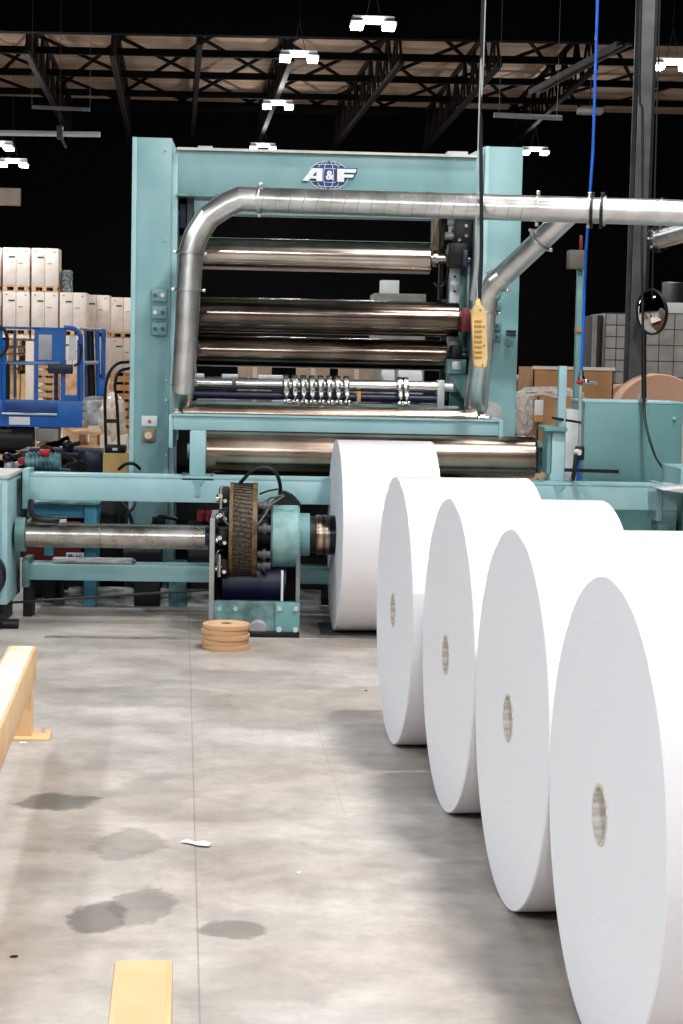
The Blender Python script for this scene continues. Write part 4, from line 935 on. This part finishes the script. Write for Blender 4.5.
MB().cyl((q.x-0.03, 10.82, q.z), (q.x-0.01, 10.79, q.z), 0.02, seg=16).build('gauge', WHITE, rg)
MB().tube(smooth_path([at(578.5, 460, 10.85), at(578, 474, 10.85), at(577.5, 484, 10.85)], 5), 0.011, 10).build('lower_hose', HOSEB, bh)
MB().tube(smooth_path([at(576, 455, 10.8), at(575, 466, 10.78), at(573, 478, 10.78), at(570, 481, 10.8)], 5), 0.016, 10).build('lower_cable', BLACK, bh)
MB().bar(at(553, 418, 10.6), at(580, 422.5, 10.85), 0.02, 0.014).build('stay_bar', BLACK, bh)
solo(MB().bar(at(566, 470, 10.58), at(617, 471.5, 10.1), 0.03, 0.022), 'black_bar', BLACK, 'short black bar sticking out across the front of the teal cabinet', 'bar')

# ------------------------------------------------------------------ right side: cabinet, posts, mirror, cable
cbn = thing('control_cabinet', 'large flat teal control cabinet at the right behind the rail', 'cabinet', (2.6, 12.4, 0))
MB().box(2.262, 3.003, 12.2, 12.75, 0.05, 1.426, 0.006).build('body', TEALC, cbn)
MB().box(2.255, 3.01, 12.19, 12.76, 1.426, 1.445, 0.003).build('lid', TEALB, cbn)
MB().box(2.264, 3.001, 12.18, 12.2, 0.06, 1.424, 0.002).build('door', TEALC, cbn)
MB().box(2.28, 2.98, 12.22, 12.7, 0.0, 0.05).build('plinth', BLACKM, cbn)
MB().box(2.92, 2.945, 12.16, 12.18, 1.31, 1.335, 0.004).build('door_latch', TEALB, cbn)
pl_ = solo(MB().box(at(566, 420, 12.3).x, 2.25, 12.3, 12.8, 0.0, at(575, 410, 12.3).z, 0.006), 'side_enclosure', GREYL, 'pale grey enclosure beside the teal control cabinet', 'cabinet')
tp = thing('sensor_mast', 'thin teal mast with a brown-grey box on top beside the blue hose', 'mast', (at(581, 400, 13).x, 13, 0))
a, c = at(578, 268, 13), at(585, 400, 13)
MB().box(a.x, a.x+0.052, 13, 13.06, 0, a.z, 0.003).build('post', TEALC, tp)
MB().box(a.x-0.08, a.x+0.12, 12.95, 13.1, 0, 0.02).build('foot', TEALD, tp)
a2, c2 = at(569, 250, 12.95), at(583.5, 269, 12.95)
MB().box(a2.x, c2.x, 12.92, 13.05, c2.z, a2.z, 0.005).build('sensor_box', mat('grey_brown', (104, 98, 92), 0.6), tp)
a3 = at(581, 238, 13.0); MB().box(a3.x-0.012, a3.x+0.012, 12.98, 13.0, a2.z, a3.z+0.02, 0.004).build('beacon', REDD, tp)
q = at(580.5, 330, 12.98); MB().box(q.x-0.034, q.x+0.034, 12.985, 13.07, q.z-0.02, q.z+0.02, 0.004).build('strap', CARD, tp)
# convex mirror with bracket on the pillar
mc = at(651.5, 312, 18.3)
cm = thing('convex_mirror', 'round convex safety mirror mounted on the grey pillar', 'mirror', mc)
mdir = Vector((-0.88, -0.47, -0.10)).normalized()
prof = [(0.075*(1-(k/12)**2), 0.238*(k/12)) for k in range(12, -1, -1)]
mm = bpy.data.materials.new('mirror_glass'); mm.use_nodes = True; mm.node_tree.nodes['Principled BSDF'].inputs['Metallic'].default_value = 1; mm.node_tree.nodes['Principled BSDF'].inputs['Roughness'].default_value = 0.02; mm.node_tree.nodes['Principled BSDF'].inputs['Base Color'].default_value = (0.85, 0.85, 0.85, 1)
MB().lathe(prof, mc, mdir, 56).build('mirror_face', mm, cm, sharp=60)
MB().lathe([(-0.02, 0.23), (-0.02, 0.248), (0.012, 0.248), (0.012, 0.23)], mc, mdir, 56, True).lathe([(-0.02, 0.0), (-0.02, 0.235)], mc, mdir, 40).build('mirror_rim', BLACK, cm)
MB().bar(mc-mdir*0.02, Vector((px1-0.05, 19.0, mc.z)), 0.04, 0.04).build('mirror_arm', BLACKM, cm)
a, c = at(664, 305, 20), at(700, 306, 20)
# black power cable down to the gearbox
cpt = [at(642, -30, 12.05), at(642.5, 120, 12.05), at(642, 250, 12.05), at(643, 330, 12.05), at(644, 398, 12.05), at(646, 425, 11.95), at(655, 455, 11.7), at(667, 474, 11.3), at(672, 481, 11.2)]
cpt = [Vector((cpt[0].x, 12.05, 12))]+cpt+[Vector((cpt[-1].x, 11.2, 1.03))]
tcb = thing('power_cable', 'black power cable dropping from the roof and curling down the teal cabinet', 'cable', cpt[-1])
MB().tube(smooth_path(cpt, 8), 0.010, 10).build('cable', BLACK, tcb)
MB().tube([at(643.5, 330, 12.04), at(644, 398, 12.04)], 0.019, 12).build('sleeve', BLACK, tcb)
MB().tube([at(660, 0, 12.6), at(652, 300, 12.6)], 0.006, 8).build('x', BLACK).name = 'thin_wire'
ow = bpy.data.objects['thin_wire']; tag(ow, 'thin dark wire hanging beside the grey pillar', 'wire')
ow2 = MB().tube([Vector((at(660, 0, 12.6).x, 12.6, 12)), at(660, 0, 12.6)], 0.006, 8).build('upper_run', BLACK, None); ow2.parent = ow
q = at(644, 398, 12.1); MB().box(q.x-0.025, q.x+0.025, 12.1, 12.2, q.z-0.03, q.z+0.03, 0.006).build('cable_clamp', GREYL, tcb)

# ------------------------------------------------------------------ right background: cartons, pallets, wrapped loads
def big_box(p0, t0, p1, Y, d, m, nm, lab, extras=None, z0=0.0, grp=None):
    a, c = at(p0, t0, Y), at(p1, t0, Y)
    t = thing(nm, lab, 'box', ((a.x+c.x)/2, Y+d/2, z0), grp)
    w = 0.012
    MB().box(a.x, c.x, Y, Y+w, z0, a.z).box(a.x, c.x, Y+d-w, Y+d, z0, a.z).box(a.x, a.x+w, Y, Y+d, z0, a.z).box(c.x-w, c.x, Y, Y+d, z0, a.z).box(a.x, c.x, Y, Y+d, z0, z0+w).build('box_wall', m, t)
    return t, a, c
t, a, c = big_box(533.5, 367, 614, 16.0, 1.0, CARD, 'cardboard_bin', 'large open brown cardboard bin behind the posts at right')
MB().box(a.x-0.01, c.x+0.01, 15.985, 16.0, a.z-0.02, a.z+0.01).build('bin_rim', CARTON, t)
t, a, c = big_box(538, 396, 583, 15.0, 0.7, CARD, 'wrapped_carton', 'plastic-wrapped brown carton with a white label, left in front of the bin')
q0, q1 = at(535, 400, 14.98), at(545, 440, 14.98)
q0, q1 = at(535.5, 400, 14.95), at(543.5, 422, 14.95)
lb = MB().box(q0.x, q1.x, 14.985, 15.0, q1.z, q0.z, 0.002).build('label', WHITE, t)
MB().box(q0.x, q1.x, 14.98, 14.985, q1.z, q1.z+0.06).build('label_band', mat('label_orange', (214, 160, 110), 0.5), lb)
# crumpled plastic wrap bulging off the carton
wm = bpy.data.materials.new('clear_plastic'); wm.use_nodes = True; wb = wm.node_tree.nodes['Principled BSDF']
wb.inputs['Base Color'].default_value = (0.9, 0.88, 0.85, 1); wb.inputs['Roughness'].default_value = 0.15; wb.inputs['Alpha'].default_value = 0.45
nz = wm.node_tree.nodes.new('ShaderNodeTexNoise'); nz.inputs['Scale'].default_value = 9; bp = wm.node_tree.nodes.new('ShaderNodeBump'); bp.inputs['Strength'].default_value = 1; bp.inputs['Distance'].default_value = 0.05
wm.node_tree.links.new(nz.outputs['Fac'], bp.inputs['Height']); wm.node_tree.links.new(bp.outputs[0], wb.inputs['Normal'])
def crumple(c0, sx, sy, sz, parent, nm='plastic_wrap', seed=1, top=None):
    rnd = random.Random(seed); mb = MB(); bmesh.ops.create_icosphere(mb.bm, subdivisions=4, radius=1)
    from mathutils import noise
    for v in mb.bm.verts:
        n = noise.noise(v.co*3.1+Vector((seed, 0, 0)))*0.22+noise.noise(v.co*7+Vector((seed, 3, 0)))*0.1
        v.co = v.co*(1+n); v.co = Vector((v.co.x*sx, v.co.y*sy, v.co.z*sz))+Vector(c0)
    return mb.build(nm, wm, parent, sharp=25)
crumple(at(527, 412, 14.95)+Vector((0, 0.25, -0.02)), 0.12, 0.16, 0.2, t, seed=2)
crumple(at(556, 402, 14.95)+Vector((0, 0.35, 0.05)), 0.30, 0.3, 0.08, t, seed=4)
# pallets stacked at right of the column
def pallet_mesh(w, d, h):
    mb = MB()
    for k in range(3): mb.box(-w/2+k*(w-0.09)/2, -w/2+k*(w-0.09)/2+0.09, -d/2, d/2, h*0.18, h*0.82)
    for k in range(5):
        yy = -d/2+k*(d-0.09)/4
        mb.box(-w/2, w/2, yy, yy+0.09, h*0.82, h)
        if k % 2 == 0: mb.box(-w/2, w/2, yy, yy+0.09, 0, h*0.18)
    return mb
def pallet(x, y, z, w, d, h, lab, grp, proto={}, m=WOOD, cat='pallet'):
    key = (w, d, h, m.name)
    if key not in proto:
        t = thing('pallet', lab, cat, (x, y, z), grp, local=True)
        mb = MB()
        mb2 = MB()
        for k in range(3): mb.box(-w/2+k*(w-0.09)/2, -w/2+k*(w-0.09)/2+0.09, -d/2, d/2, h*0.18, h*0.82)
        for k in range(5):
            yy = -d/2+k*(d-0.09)/4
            mb2.box(-w/2, w/2, yy, yy+0.085, h*0.82, h)
            if k % 2 == 0: mb2.box(-w/2, w/2, yy, yy+0.085, 0, h*0.18)
        mb.build('bearers', m, t); mb2.build('deck_boards', m, t); proto[key] = t
    else:
        t = copy_tree(proto[key]); t.location = (x, y, z); tag(t, lab, cat, grp)
    return t
ordn = ['bottom', 'second', 'third', 'fourth', 'fifth', 'sixth', 'seventh', 'eighth', 'ninth', 'tenth', 'eleventh', 'twelfth']
q = at(527, 380, 17.5); hN = 11; ph_ = (q.z)/hN
for k in range(hN):
    pallet(q.x-0.1, 18.1, k*ph_, 1.0, 1.1, ph_, 'wooden pallet in the tall stack beside the right column, %s from the floor' % ordn[k], 'stacked pallets beside the right column', m=WOODD)
a = at(516, 378, 17.5)
solo(MB().box(a.x-0.3, a.x+0.62, 17.6, 18.5, hN*ph_, hN*ph_+0.04, 0.005), 'top_board', CARTON, 'pale sheet of board lying on the right pallet stack', 'board')
# grey wrapped loads with grid seams behind
def wrapped_load(p0, p1, t0, Y, lab, rows, cols):
    a, c = at(p0, t0, Y), at(p1, t0, Y)
    t = thing('wrapped_load', lab, 'pallet load', ((a.x+c.x)/2, Y+0.6, 0), 'grey block loads at the right')
    MB().box(a.x, c.x, Y, Y+1.2, 0, a.z, 0.01).build('load', BLOCKW, t)
    g = MB(); zz = a.z
    s = (c.x-a.x)/cols
    for k in range(cols+1): g.box(a.x+k*s-0.006, a.x+k*s+0.006, Y-0.006, Y, 0, a.z)
    while zz > 0.1: g.box(a.x, c.x, Y-0.006, Y, zz-0.006, zz+0.006); zz -= s*1.05
    g.build('seams', GREYD, t)
    return t
wrapped_load(606, 628, 313, 24, 'grey block load standing just left of the steel pillar', 8, 2)
wrapped_load(645, 720, 313, 24.4, 'grey block load standing right of the pillar below the mirror', 8, 5)
a, c = at(594, 315, 24.2), at(606, 380, 24.2)
t = thing('dark_rack', 'dark narrow rack with a pale upright left of the grey loads', 'rack', (a.x, 24.3, 0))
MB().box(a.x, c.x-0.02, 24.2, 25, 0, a.z, 0.01).build('panel', mat('dark_brown_panel', (52, 46, 40), 0.7), t); MB().box(a.x-0.02, a.x+0.04, 24.15, 24.2, 0, a.z).build('upright', GREY, t)
a = at(667, 302, 24.3); c = at(720, 315, 24.3)
solo(MB().box(a.x, c.x, 24.5, 25.4, at(667, 313, 24.4).z, a.z, 0.01), 'foam_block', WHITE, 'white slab lying on the grey load right of the mirror', 'board')
solo(MB().box(at(664, 302, 25.8).x, at(720, 302, 24).x, 25.8, 26.0, 0, at(672, 282, 25.8).z, 0.01), 'partition_sheet', mat('dim_grey_board', (34, 34, 36), 0.3), 'dark glossy panel behind the grey load at the right edge', 'board')
# tan kraft discs / reels behind the teal cabinet
def reel(p, Y, rpx, lab, w=0.5, m=None):
    q = at(p[0], p[1], Y); r = rpx*Y/1640
    z = q.z-r
    t = thing('kraft_reel', lab, 'paper roll', (q.x, Y, z-r), 'brown reels behind the teal cabinet')
    MB().lathe([(0, 0.05), (0, r-0.01), (0.01, r), (w-0.01, r), (w, r-0.01), (w, 0.05)], (q.x, Y, z), (0, 1, 0), 72, True).build('reel_body', m or CARD, t)
    MB().lathe([(-0.004, 0.035), (-0.004, 0.055), (w, 0.055), (w, 0.035)], (q.x, Y, z), (0, 1, 0), 32, True).build('core', GREY, t)
    return t, z-r
KR = mat('kraft_brown', (222, 178, 150), 0.8, 0, 0.06, 3)
for (px_, py_, Y, rr, lab) in ((661, 374, 18.0, 44, 'round tan kraft reel right of the pillar above the teal cabinet'), (632, 384, 18.45, 40, 'tan kraft reel half hidden behind the grey pillar base')):
    t, zb = reel((px_, py_), Y, rr, lab, 0.4, KR)
    if zb > 0.02:
        qx = at(px_, py_, Y).x; r = rr*Y/1640
        solo(MB().box(qx-r*0.8, qx+r*0.8, Y, Y+0.4, 0, zb+0.004, 0.01), 'reel_crate', WOODD, 'low wooden crate under the %s' % ('right kraft reel' if px_ > 650 else 'left kraft reel'), 'crate')
# pallet load of white boxes at right edge below the reel
a = at(679, 452, 13.5)
solo(MB().box(a.x, a.x+0.8, 13.5, 14.3, 0, at(679, 428, 13.5).z, 0.01), 'carton', CARTON, 'pale carton at the right edge beside the teal cabinet', 'box')

# low cardboard and scrap seen under the big roller's right end
a, c = at(497, 470, 13.2), at(552, 481, 13.2)
solo(MB().box(a.x, c.x, 13.2, 13.8, 0.0, a.z, 0.01), 'low_carton', TAN, 'low tan carton seen under the right end of the big roller', 'box')

# ------------------------------------------------------------------ left background: pallet loads
def carton_load(p0, p1, Yv, level, lab, H=1.043, proto={}):
    a, c = at(p0, 300, Yv), at(p1, 300, Yv); w = c.x-a.x; x = (a.x+c.x)/2; z = level*H
    key = round(w, 1)
    if key not in proto:
        t = thing('carton_load', lab, 'pallet load', (x, Yv, z), 'wrapped carton loads at the left', local=True)
        MB().box(-w/2+0.015, -0.003, 0, 0.7, 0.13, H-0.005, 0.012).build('carton', CARTON, t)
        MB().box(0.003, w/2-0.015, 0, 0.7, 0.13, H-0.005, 0.012).build('carton', CARTON, t)
        m1 = MB().box(-w*0.27, w*0.12-0.11, -0.006, 0, H-0.245, H-0.205).build('green_strip', mat('green_print', (70, 96, 70), 0.6), t)
        MB().box(w*0.08, w*0.24, -0.005, 0, H-0.38, H-0.365).box(-w*0.38, -w*0.3, -0.005, 0, H-0.09, H-0.07).box(w*0.3, w*0.38, -0.005, 0, H-0.10, H-0.08).build('print_mark', mat('grey_print', (110, 104, 100), 0.6), t)
        pm = MB()
        for k in range(3): pm.box(-w/2+0.02+k*(w-0.16)/2, -w/2+0.12+k*(w-0.16)/2, 0.0, 0.68, 0.02, 0.11)
        pm.box(-w/2+0.01, w/2-0.01, 0, 0.7, 0.105, 0.13).box(-w/2+0.01, w/2-0.01, 0, 0.7, 0, 0.02)
        pm.build('pallet', WOOD, t); proto[key] = t
    else:
        t = copy_tree(proto[key]); t.location = (x, Yv, z); tag(t, lab, 'pallet load', 'wrapped carton loads at the left')
    return t
lv = ['floor level', 'second level', 'third level', 'top level']
stacks = [(-27, 1, 43.1, 4, 'at the left edge'), (1.5, 30.5, 43.1, 4, 'in the second stack from the left'), (30.5, 59, 43.1, 4, 'in the third stack from the left'), (59, 87, 43.1, 3, 'in the stack just right of the tallest ones'),
          (83, 109.5, 44.6, 3, 'in the stack behind and right of the lower ones'), (110, 137, 46.2, 3, 'in the stack beside the teal column')]
for (p0, p1, Yv, n, lab) in stacks:
    for k in range(n):
        hh = 1.043
        carton_load(p0, p1, Yv, k, 'pale carton load, %s, %s' % (lv[k] if k < n-1 else 'topmost', lab), hh, carton_load.__defaults__[1])
q = at(66.5, 291.5, 43.4)
solo(MB().lathe([(0, 0.0), (0, 0.14), (0.02, 0.15), (0.50, 0.15), (0.54, 0.12), (0.54, 0)], (q.x, 43.4, 3*1.043), (0, 0, 1), 24), 'film_roll', CLEAR, 'clear wrapped roll standing on the carton stack, dark and glossy', 'roll')

# lumber, pallets and white sheets behind the lift
Yl = 24
def lumber(p0, p1, t0, lab, m, name='lumber_bundle', leaning=False):
    a, c = at(p0, t0, Yl), at(p1, t0, Yl); mb = MB(); rnd = random.Random(p0)
    if leaning:
        n = 9
        for k in range(n):
            x = a.x+(c.x-a.x)*k/(n-1); j = rnd.uniform(-0.05, 0.05)
            mb.bar((x, Yl-0.25+rnd.uniform(-.02, .02), 0), (x+j, Yl+0.1, a.z), 0.05, 0.03)
    else:
        z = 0.0
        while z < a.z-0.05:
            hh = 0.07
            mb.box(a.x+rnd.uniform(0, .08), c.x-rnd.uniform(0, .08), Yl, Yl+0.7, z, z+hh); z += hh+0.035
            for k in range(3): xx = a.x+0.1+k*(c.x-a.x-0.25)/2; mb.box(xx, xx+0.08, Yl+0.02, Yl+0.68, z-0.035, z)
    return solo(mb, name, m, lab, 'lumber')
lumber(-8, 12, 337, 'stack of sawn boards at the left edge behind the blue lift', WOOD)
lumber(14, 33, 374, 'bundle of upright boards seen through the blue lift', mat('orange_lumber', (222, 176, 120), 0.7, 0, 0.2, 6), leaning=True)
Yl = 25
lumber(16, 24, 338, 'narrow stack of boards behind the lift, above the upright bundle', WOODD)
lumber(36, 60, 360, 'stack of flat boards seen through the middle of the blue lift', WOOD)
a, c = at(25.5, 341, 23.2), at(34, 341, 23.2)
solo(MB().box(a.x, c.x, 23.2, 23.6, 0, a.z, 0.01), 'white_panel_stack', CARTON, 'upright pale panel standing behind the lift rails', 'board')
a, c = at(63, 366, 22), at(84, 366, 22)
solo(MB().box(a.x, c.x, 22, 22.6, 0, a.z, 0.01), 'carton', mat('warm_carton', (214, 174, 140), 0.7, 0, 0.2, 9, tint=(180, 130, 92)), 'tan carton seen through the right opening of the blue lift', 'box')
Yl = 21
lumber(106, 131, 374, 'stack of boards beside the teal column behind the hoses', mat('lumber_warm', (190, 140, 92), 0.8, 0, 0.2, 6))
q = at(84, 470, 17.8)
for k in range(4):
    pallet(at(93, 430, 20.0).x, 20.4, k*0.2, 0.5, 0.8, 0.2, 'light wooden pallet in the short stack under the lift, %s from the floor' % ordn[k], 'short stack of pallets under the lift', m=WOOD)
ps = at(113, 410, 16.8)
t = thing('wrapped_bale', 'bulging plastic-wrapped pale bale behind the black hoses', 'bale', (ps.x, 16.8, 0))
crumple((ps.x-0.02, 17.0, ps.z-0.1), 0.13, 0.22, 0.26, t, 'plastic_wrap', 9).data.materials[0] = WRAP
MB().box(ps.x-0.13, ps.x+0.13, 16.85, 17.2, 0, ps.z-0.25, 0.02).build('base_carton', CARTON, t)

# ------------------------------------------------------------------ blue scissor lift
YL = 18.2
lf = thing('scissor_lift', 'blue scissor lift with railed platform at the left edge', 'lift', (at(30, 470, YL).x, YL+0.4, 0))
def L(px_, py_, Y=YL): return at(px_, py_, Y)
def sheet(p0, t0, p1, t1, nm, m, Y=YL, d=0.03, bev=0.004, par=None):
    a, c = L(p0, t0, Y), L(p1, t1, Y)
    return MB().box(a.x, c.x, Y, Y+d, c.z, a.z, bev).build(nm, m, par or lf)
def rail(pts, nm, r=0.022, m=None, Y=YL, par=None):
    return MB().tube([L(*p, Y) if len(p) == 2 else L(*p) for p in pts], r, 12).build(nm, m or BLUE, par or lf)
sheet(-60, 398, 82, 428, 'deck_fascia', BLUE, YL-0.02, 0.05)
sheet(-60, 401, 82, 426, 'platform_deck', GREYD, YL+0.03, 1.0)
sheet(-60, 325, 66, 330, 'top_rail', BLUE)
MB().tube(smooth_path([L(64, 327.5), L(73, 328.5), L(79, 333), L(81, 345), L(81, 400)], 6), 0.025, 12).build('corner_post', BLUE, lf)
pn_ = MB()
for (p0, t0, p1, t1) in ((34.5, 328, 38, 400), (52, 328, 65, 362), (34.5, 328, 66, 335), (34.5, 359, 66, 365), (61, 328, 65, 400), (77, 340, 82, 426), (61, 395, 80, 402)):
    a, c = L(p0, t0), L(p1, t1); pn_.box(a.x, c.x, YL+0.0+0.004*len(pn_.bm.faces)/6, YL+0.02+0.004*len(pn_.bm.faces)/6, c.z, a.z)
pn_.build('gate_panel', BLUE, lf)
sheet(38, 336, 52, 360, 'notice_sheet', mat('frosted_notice', (196, 202, 204), 0.5), YL+0.01, 0.008)
sheet(69, 336, 76, 360, 'notice_sheet', WHITE, YL+0.012, 0.008)
rail([(-60, 362), (8, 363), (60, 363.5)], 'mid_rail', 0.02, mat('worn_blue_white', (120, 150, 185), 0.4))
rail([(8, 428), (8, 362)], 'gate_post', 0.02, BLACKM); rail([(0, 325), (0, 400)], 'rail_post', 0.025)
rail([(4, 340), (4, 420)], 'rail_post', 0.028)
rail([(15, 330), (15, 398)], 'rail_post', 0.016, mat('dim_blue', (50, 80, 110), 0.5))
rail([(56, 364), (56, 414)], 'gate_post', 0.02, NAVY)
sheet(6, 402, 57, 414, 'kick_plate', mat('deeper_blue', (18, 74, 144), 0.4, 0, 0.1, 4), YL-0.045, 0.02)
rail([(2, 413.5), (30, 414), (57, 414.5)], 'kick_edge', 0.012, GREYL, YL-0.06)
sheet(9, 416.5, 30, 425, 'platform_label', WHITE, YL-0.03, 0.008)
sheet(48, 364, 72, 374, 'control_box', NAVY, YL-0.05, 0.1)
MB().tube(smooth_path([L(0, 356, YL-.05), L(6, 350, YL-.05), L(7.5, 340, YL-.05), L(5, 331, YL-.05), L(0, 327, YL-.05)], 6), 0.018, 8).build('cable_loop', BLACK, lf)
MB().tube(smooth_path([L(74, 366, YL-.05), L(79, 362, YL-.05), L(81, 352, YL-.05), L(80, 344, YL-.05)], 6), 0.014, 8).build('cable_loop', BLACK, lf)
# end section receding to the right
rail([(81, 329), (104, 330, 19.0)], 'end_rail', 0.016, mat('pale_rail', (150, 160, 170), 0.4)); rail([(81, 363), (103, 362.5, 19.0)], 'end_rail', 0.02, GREYL)
for (p0, p1) in ((86, 87), (97, 98.5), (103.5, 103)):
    MB().tube([L(p0, 329, 18.8), L(p1, 398, 18.8)], 0.024, 12).build('rail_post', BLUE if p0 != 86 else mat('steel_blue', (60, 90, 130), 0.4), lf)
MB().tube([L(90, 330, 18.8), L(92, 396, 18.8)], 0.04, 12).build('hydraulic_leg', BLACKM, lf)
sheet(99, 380, 105, 395, 'junction_box', BLUE, 18.75, 0.08)
st = MB()
for k, (t0, t1) in enumerate(((398, 404), (405, 411), (412, 418), (419, 425))):
    a, c = L(82, t0), L(106-k*2, t1, 19.0); st.bar(L(82, (t0+t1)/2), L(106-k*2, (t0+t1)/2-3, 18.9), 0.03, 0.06)
st.build('side_step', GREYL, lf)
a, c = L(81, 399), L(101, 426)
MB().box(a.x, c.x, YL+0.06, YL+0.9, c.z, a.z-0.02, 0.01).build('end_plate', mat('scuffed_white', (190, 192, 194), 0.5, 0, 0.3, 9), lf)
# chassis
sc = MB()
for s in (-1, 1):
    sc.bar((L(-40, 0).x, YL+0.3, 0.32), (L(70, 0).x, YL+0.3, 0.78), 0.05, 0.08); sc.bar((L(-40, 0).x, YL+0.7, 0.78), (L(70, 0).x, YL+0.7, 0.32), 0.05, 0.08)
sc.build('scissor_arms', BLACKM, lf)
ch_ = MB().box(L(-60, 0).x, L(66, 0).x, YL+0.1, YL+0.95, 0.16, 0.42, 0.03).build('chassis', GREYD, lf)
q = L(-10, 438); MB().cyl((q.x-0.1, YL+0.05, q.z), (L(36, 0).x, YL+0.05, q.z), 0.13).build('hydraulic_tank', BLACKM, lf)
sheet(36, 428, 58, 441, 'battery_box', GREY, YL+0.0, 0.3, 0.01)
for xx in (L(-45, 0).x, L(52, 0).x):
    for yy in (YL+0.05, YL+0.85): MB().cyl((xx, yy, 0.16), (xx, yy+0.12, 0.16), 0.16).build('wheel', BLACK, lf)

# ------------------------------------------------------------------ foreground: disc stack, barriers, scrap
q = at(225.5, 640, 9.44)
for k in range(5):
    w = ['bottom', 'second from bottom', 'middle', 'second from top', 'top'][k]
    jx, jy = [(0.004, 0), (-0.003, 0.004), (0.004, -0.003), (-0.006, 0.002), (0.003, 0.0)][k]; hh = 0.030; z0 = k*hh
    t = thing('coreboard_disc', 'tan coreboard disc in the floor stack by the carriage, %s' % w, 'disc', (q.x+jx, q.y+jy, z0), 'stacked coreboard discs')
    MB().lathe([(0, 0.034), (0, 0.136), (0.003, 0.1395), (hh-0.004, 0.1395), (hh-0.001, 0.136), (hh-0.001, 0.034)], (q.x+jx, q.y+jy, z0), (0, 0, 1), 64, True).build('ring', DISC, t)
    MB().lathe([(0.001, 0.03), (0.001, 0.034), (hh-0.001, 0.034), (hh-0.001, 0.03)], (q.x+jx, q.y+jy, z0), (0, 0, 1), 40, True).build('core_liner', WOODD, t)
# yellow guard barriers
def barrier(x, y, rz, length, lab, ztop=0.40, w=0.128, h=0.155, posts=(0.12,), top=None):
    t = thing('guard_barrier', lab, 'barrier', (x, y, 0), 'cream yellow guard barriers', local=True, rz=rz)
    o = MB().box(-w/2, w/2, -length, 0, ztop-h, ztop, 0.008).build('rail', YEL, t)
    MB().box(-w/2+0.014, w/2-0.014, -length+0.01, -0.01, ztop-0.002, ztop+0.0015).build('worn_top', top or YELTOP, o)
    for d in posts:
        p = MB().box(-w/2+0.03, w/2-0.012, -d-0.10, -d, 0.012, ztop-h+0.002, 0.004).build('post', YEL, t)
        MB().box(-w/2-0.06, w/2+0.07, -d-0.15, -d+0.06, 0, 0.012, 0.002).build('base_plate', YEL, t)
        MB().cyl((w/2+0.035, -d-0.01, 0.012), (w/2+0.035, -d-0.01, 0.035), 0.008, seg=8).build('anchor_bolt', GREYL, p)
    return t
barrier(-1.193, 6.97, R(3.1), 3.3, 'cream yellow floor barrier rail cut by the left edge', posts=(0.02, 3.1), top=mat('worn_white_yellow', (236, 226, 212), 0.3, 0, 0.1, 7, 0.02, (1, 0.6, 1), tint=(226, 196, 154)))
barrier(-0.373, 2.72, R(2.4), 1.5, 'cream yellow floor barrier rail at the bottom of the view', posts=(0.10, 1.4))
# paper scrap on the floor
q = at(195, 844, 5.12)
mb = MB(); import bmesh as _b
P = [(-0.055, 0.01), (-0.03, 0.022), (0.0, 0.008), (0.03, 0.012), (0.058, -0.006), (0.05, -0.03), (0.01, -0.022), (-0.03, 0.0)]
vs = [mb.bm.verts.new((q.x+a_, 5.12+c_*1.6, 0.003+0.006*abs(math.sin(i*1.7)))) for i, (a_, c_) in enumerate(P)]
mb.bm.faces.new(vs); bmesh.ops.triangulate(mb.bm, faces=mb.bm.faces[:]); ex_ = bmesh.ops.extrude_face_region(mb.bm, geom=mb.bm.faces[:])
for v in ex_['geom']:
    if isinstance(v, bmesh.types.BMVert): v.co.z += 0.002
solo(mb, 'paper_scrap', WHITE, 'torn white paper scrap lying on the floor beside the joint', 'paper scrap')
for (px_, py_, s, m_, lab, nm) in ((23, 743, 0.018, WHITE, 'small white paper fleck on the floor beside the left barrier', 'paper_fleck'), (299, 873, 0.008, WHITE, 'tiny white crumb on the floor near the bottom middle', 'paper_fleck'),
                                   (14, 957, 0.012, BLACK, 'small black scrap on the floor near the lower left', 'debris_scrap'), (366, 691, 0.008, BLACK, 'tiny black speck on the floor in front of the chucked roll', 'debris_scrap')):
    d = fwd*F_PX+rgt*(px_-341.5)+upv*(512-py_); tt = -CAM_H/d.z; P = CAM+d*tt
    mb = MB().prism([(-s, -s*0.5), (s*0.2, -s*0.8), (s, -s*0.1), (s*0.6, s*0.7), (-s*0.6, s*0.6)], (P.x, P.y, 0.0005), (1, 0, 0), (0, 1, 0), 0.003)
    solo(mb, nm, m_, lab, 'scrap')
for o in bpy.data.objects:
    if '_local' in o: del o['_local']
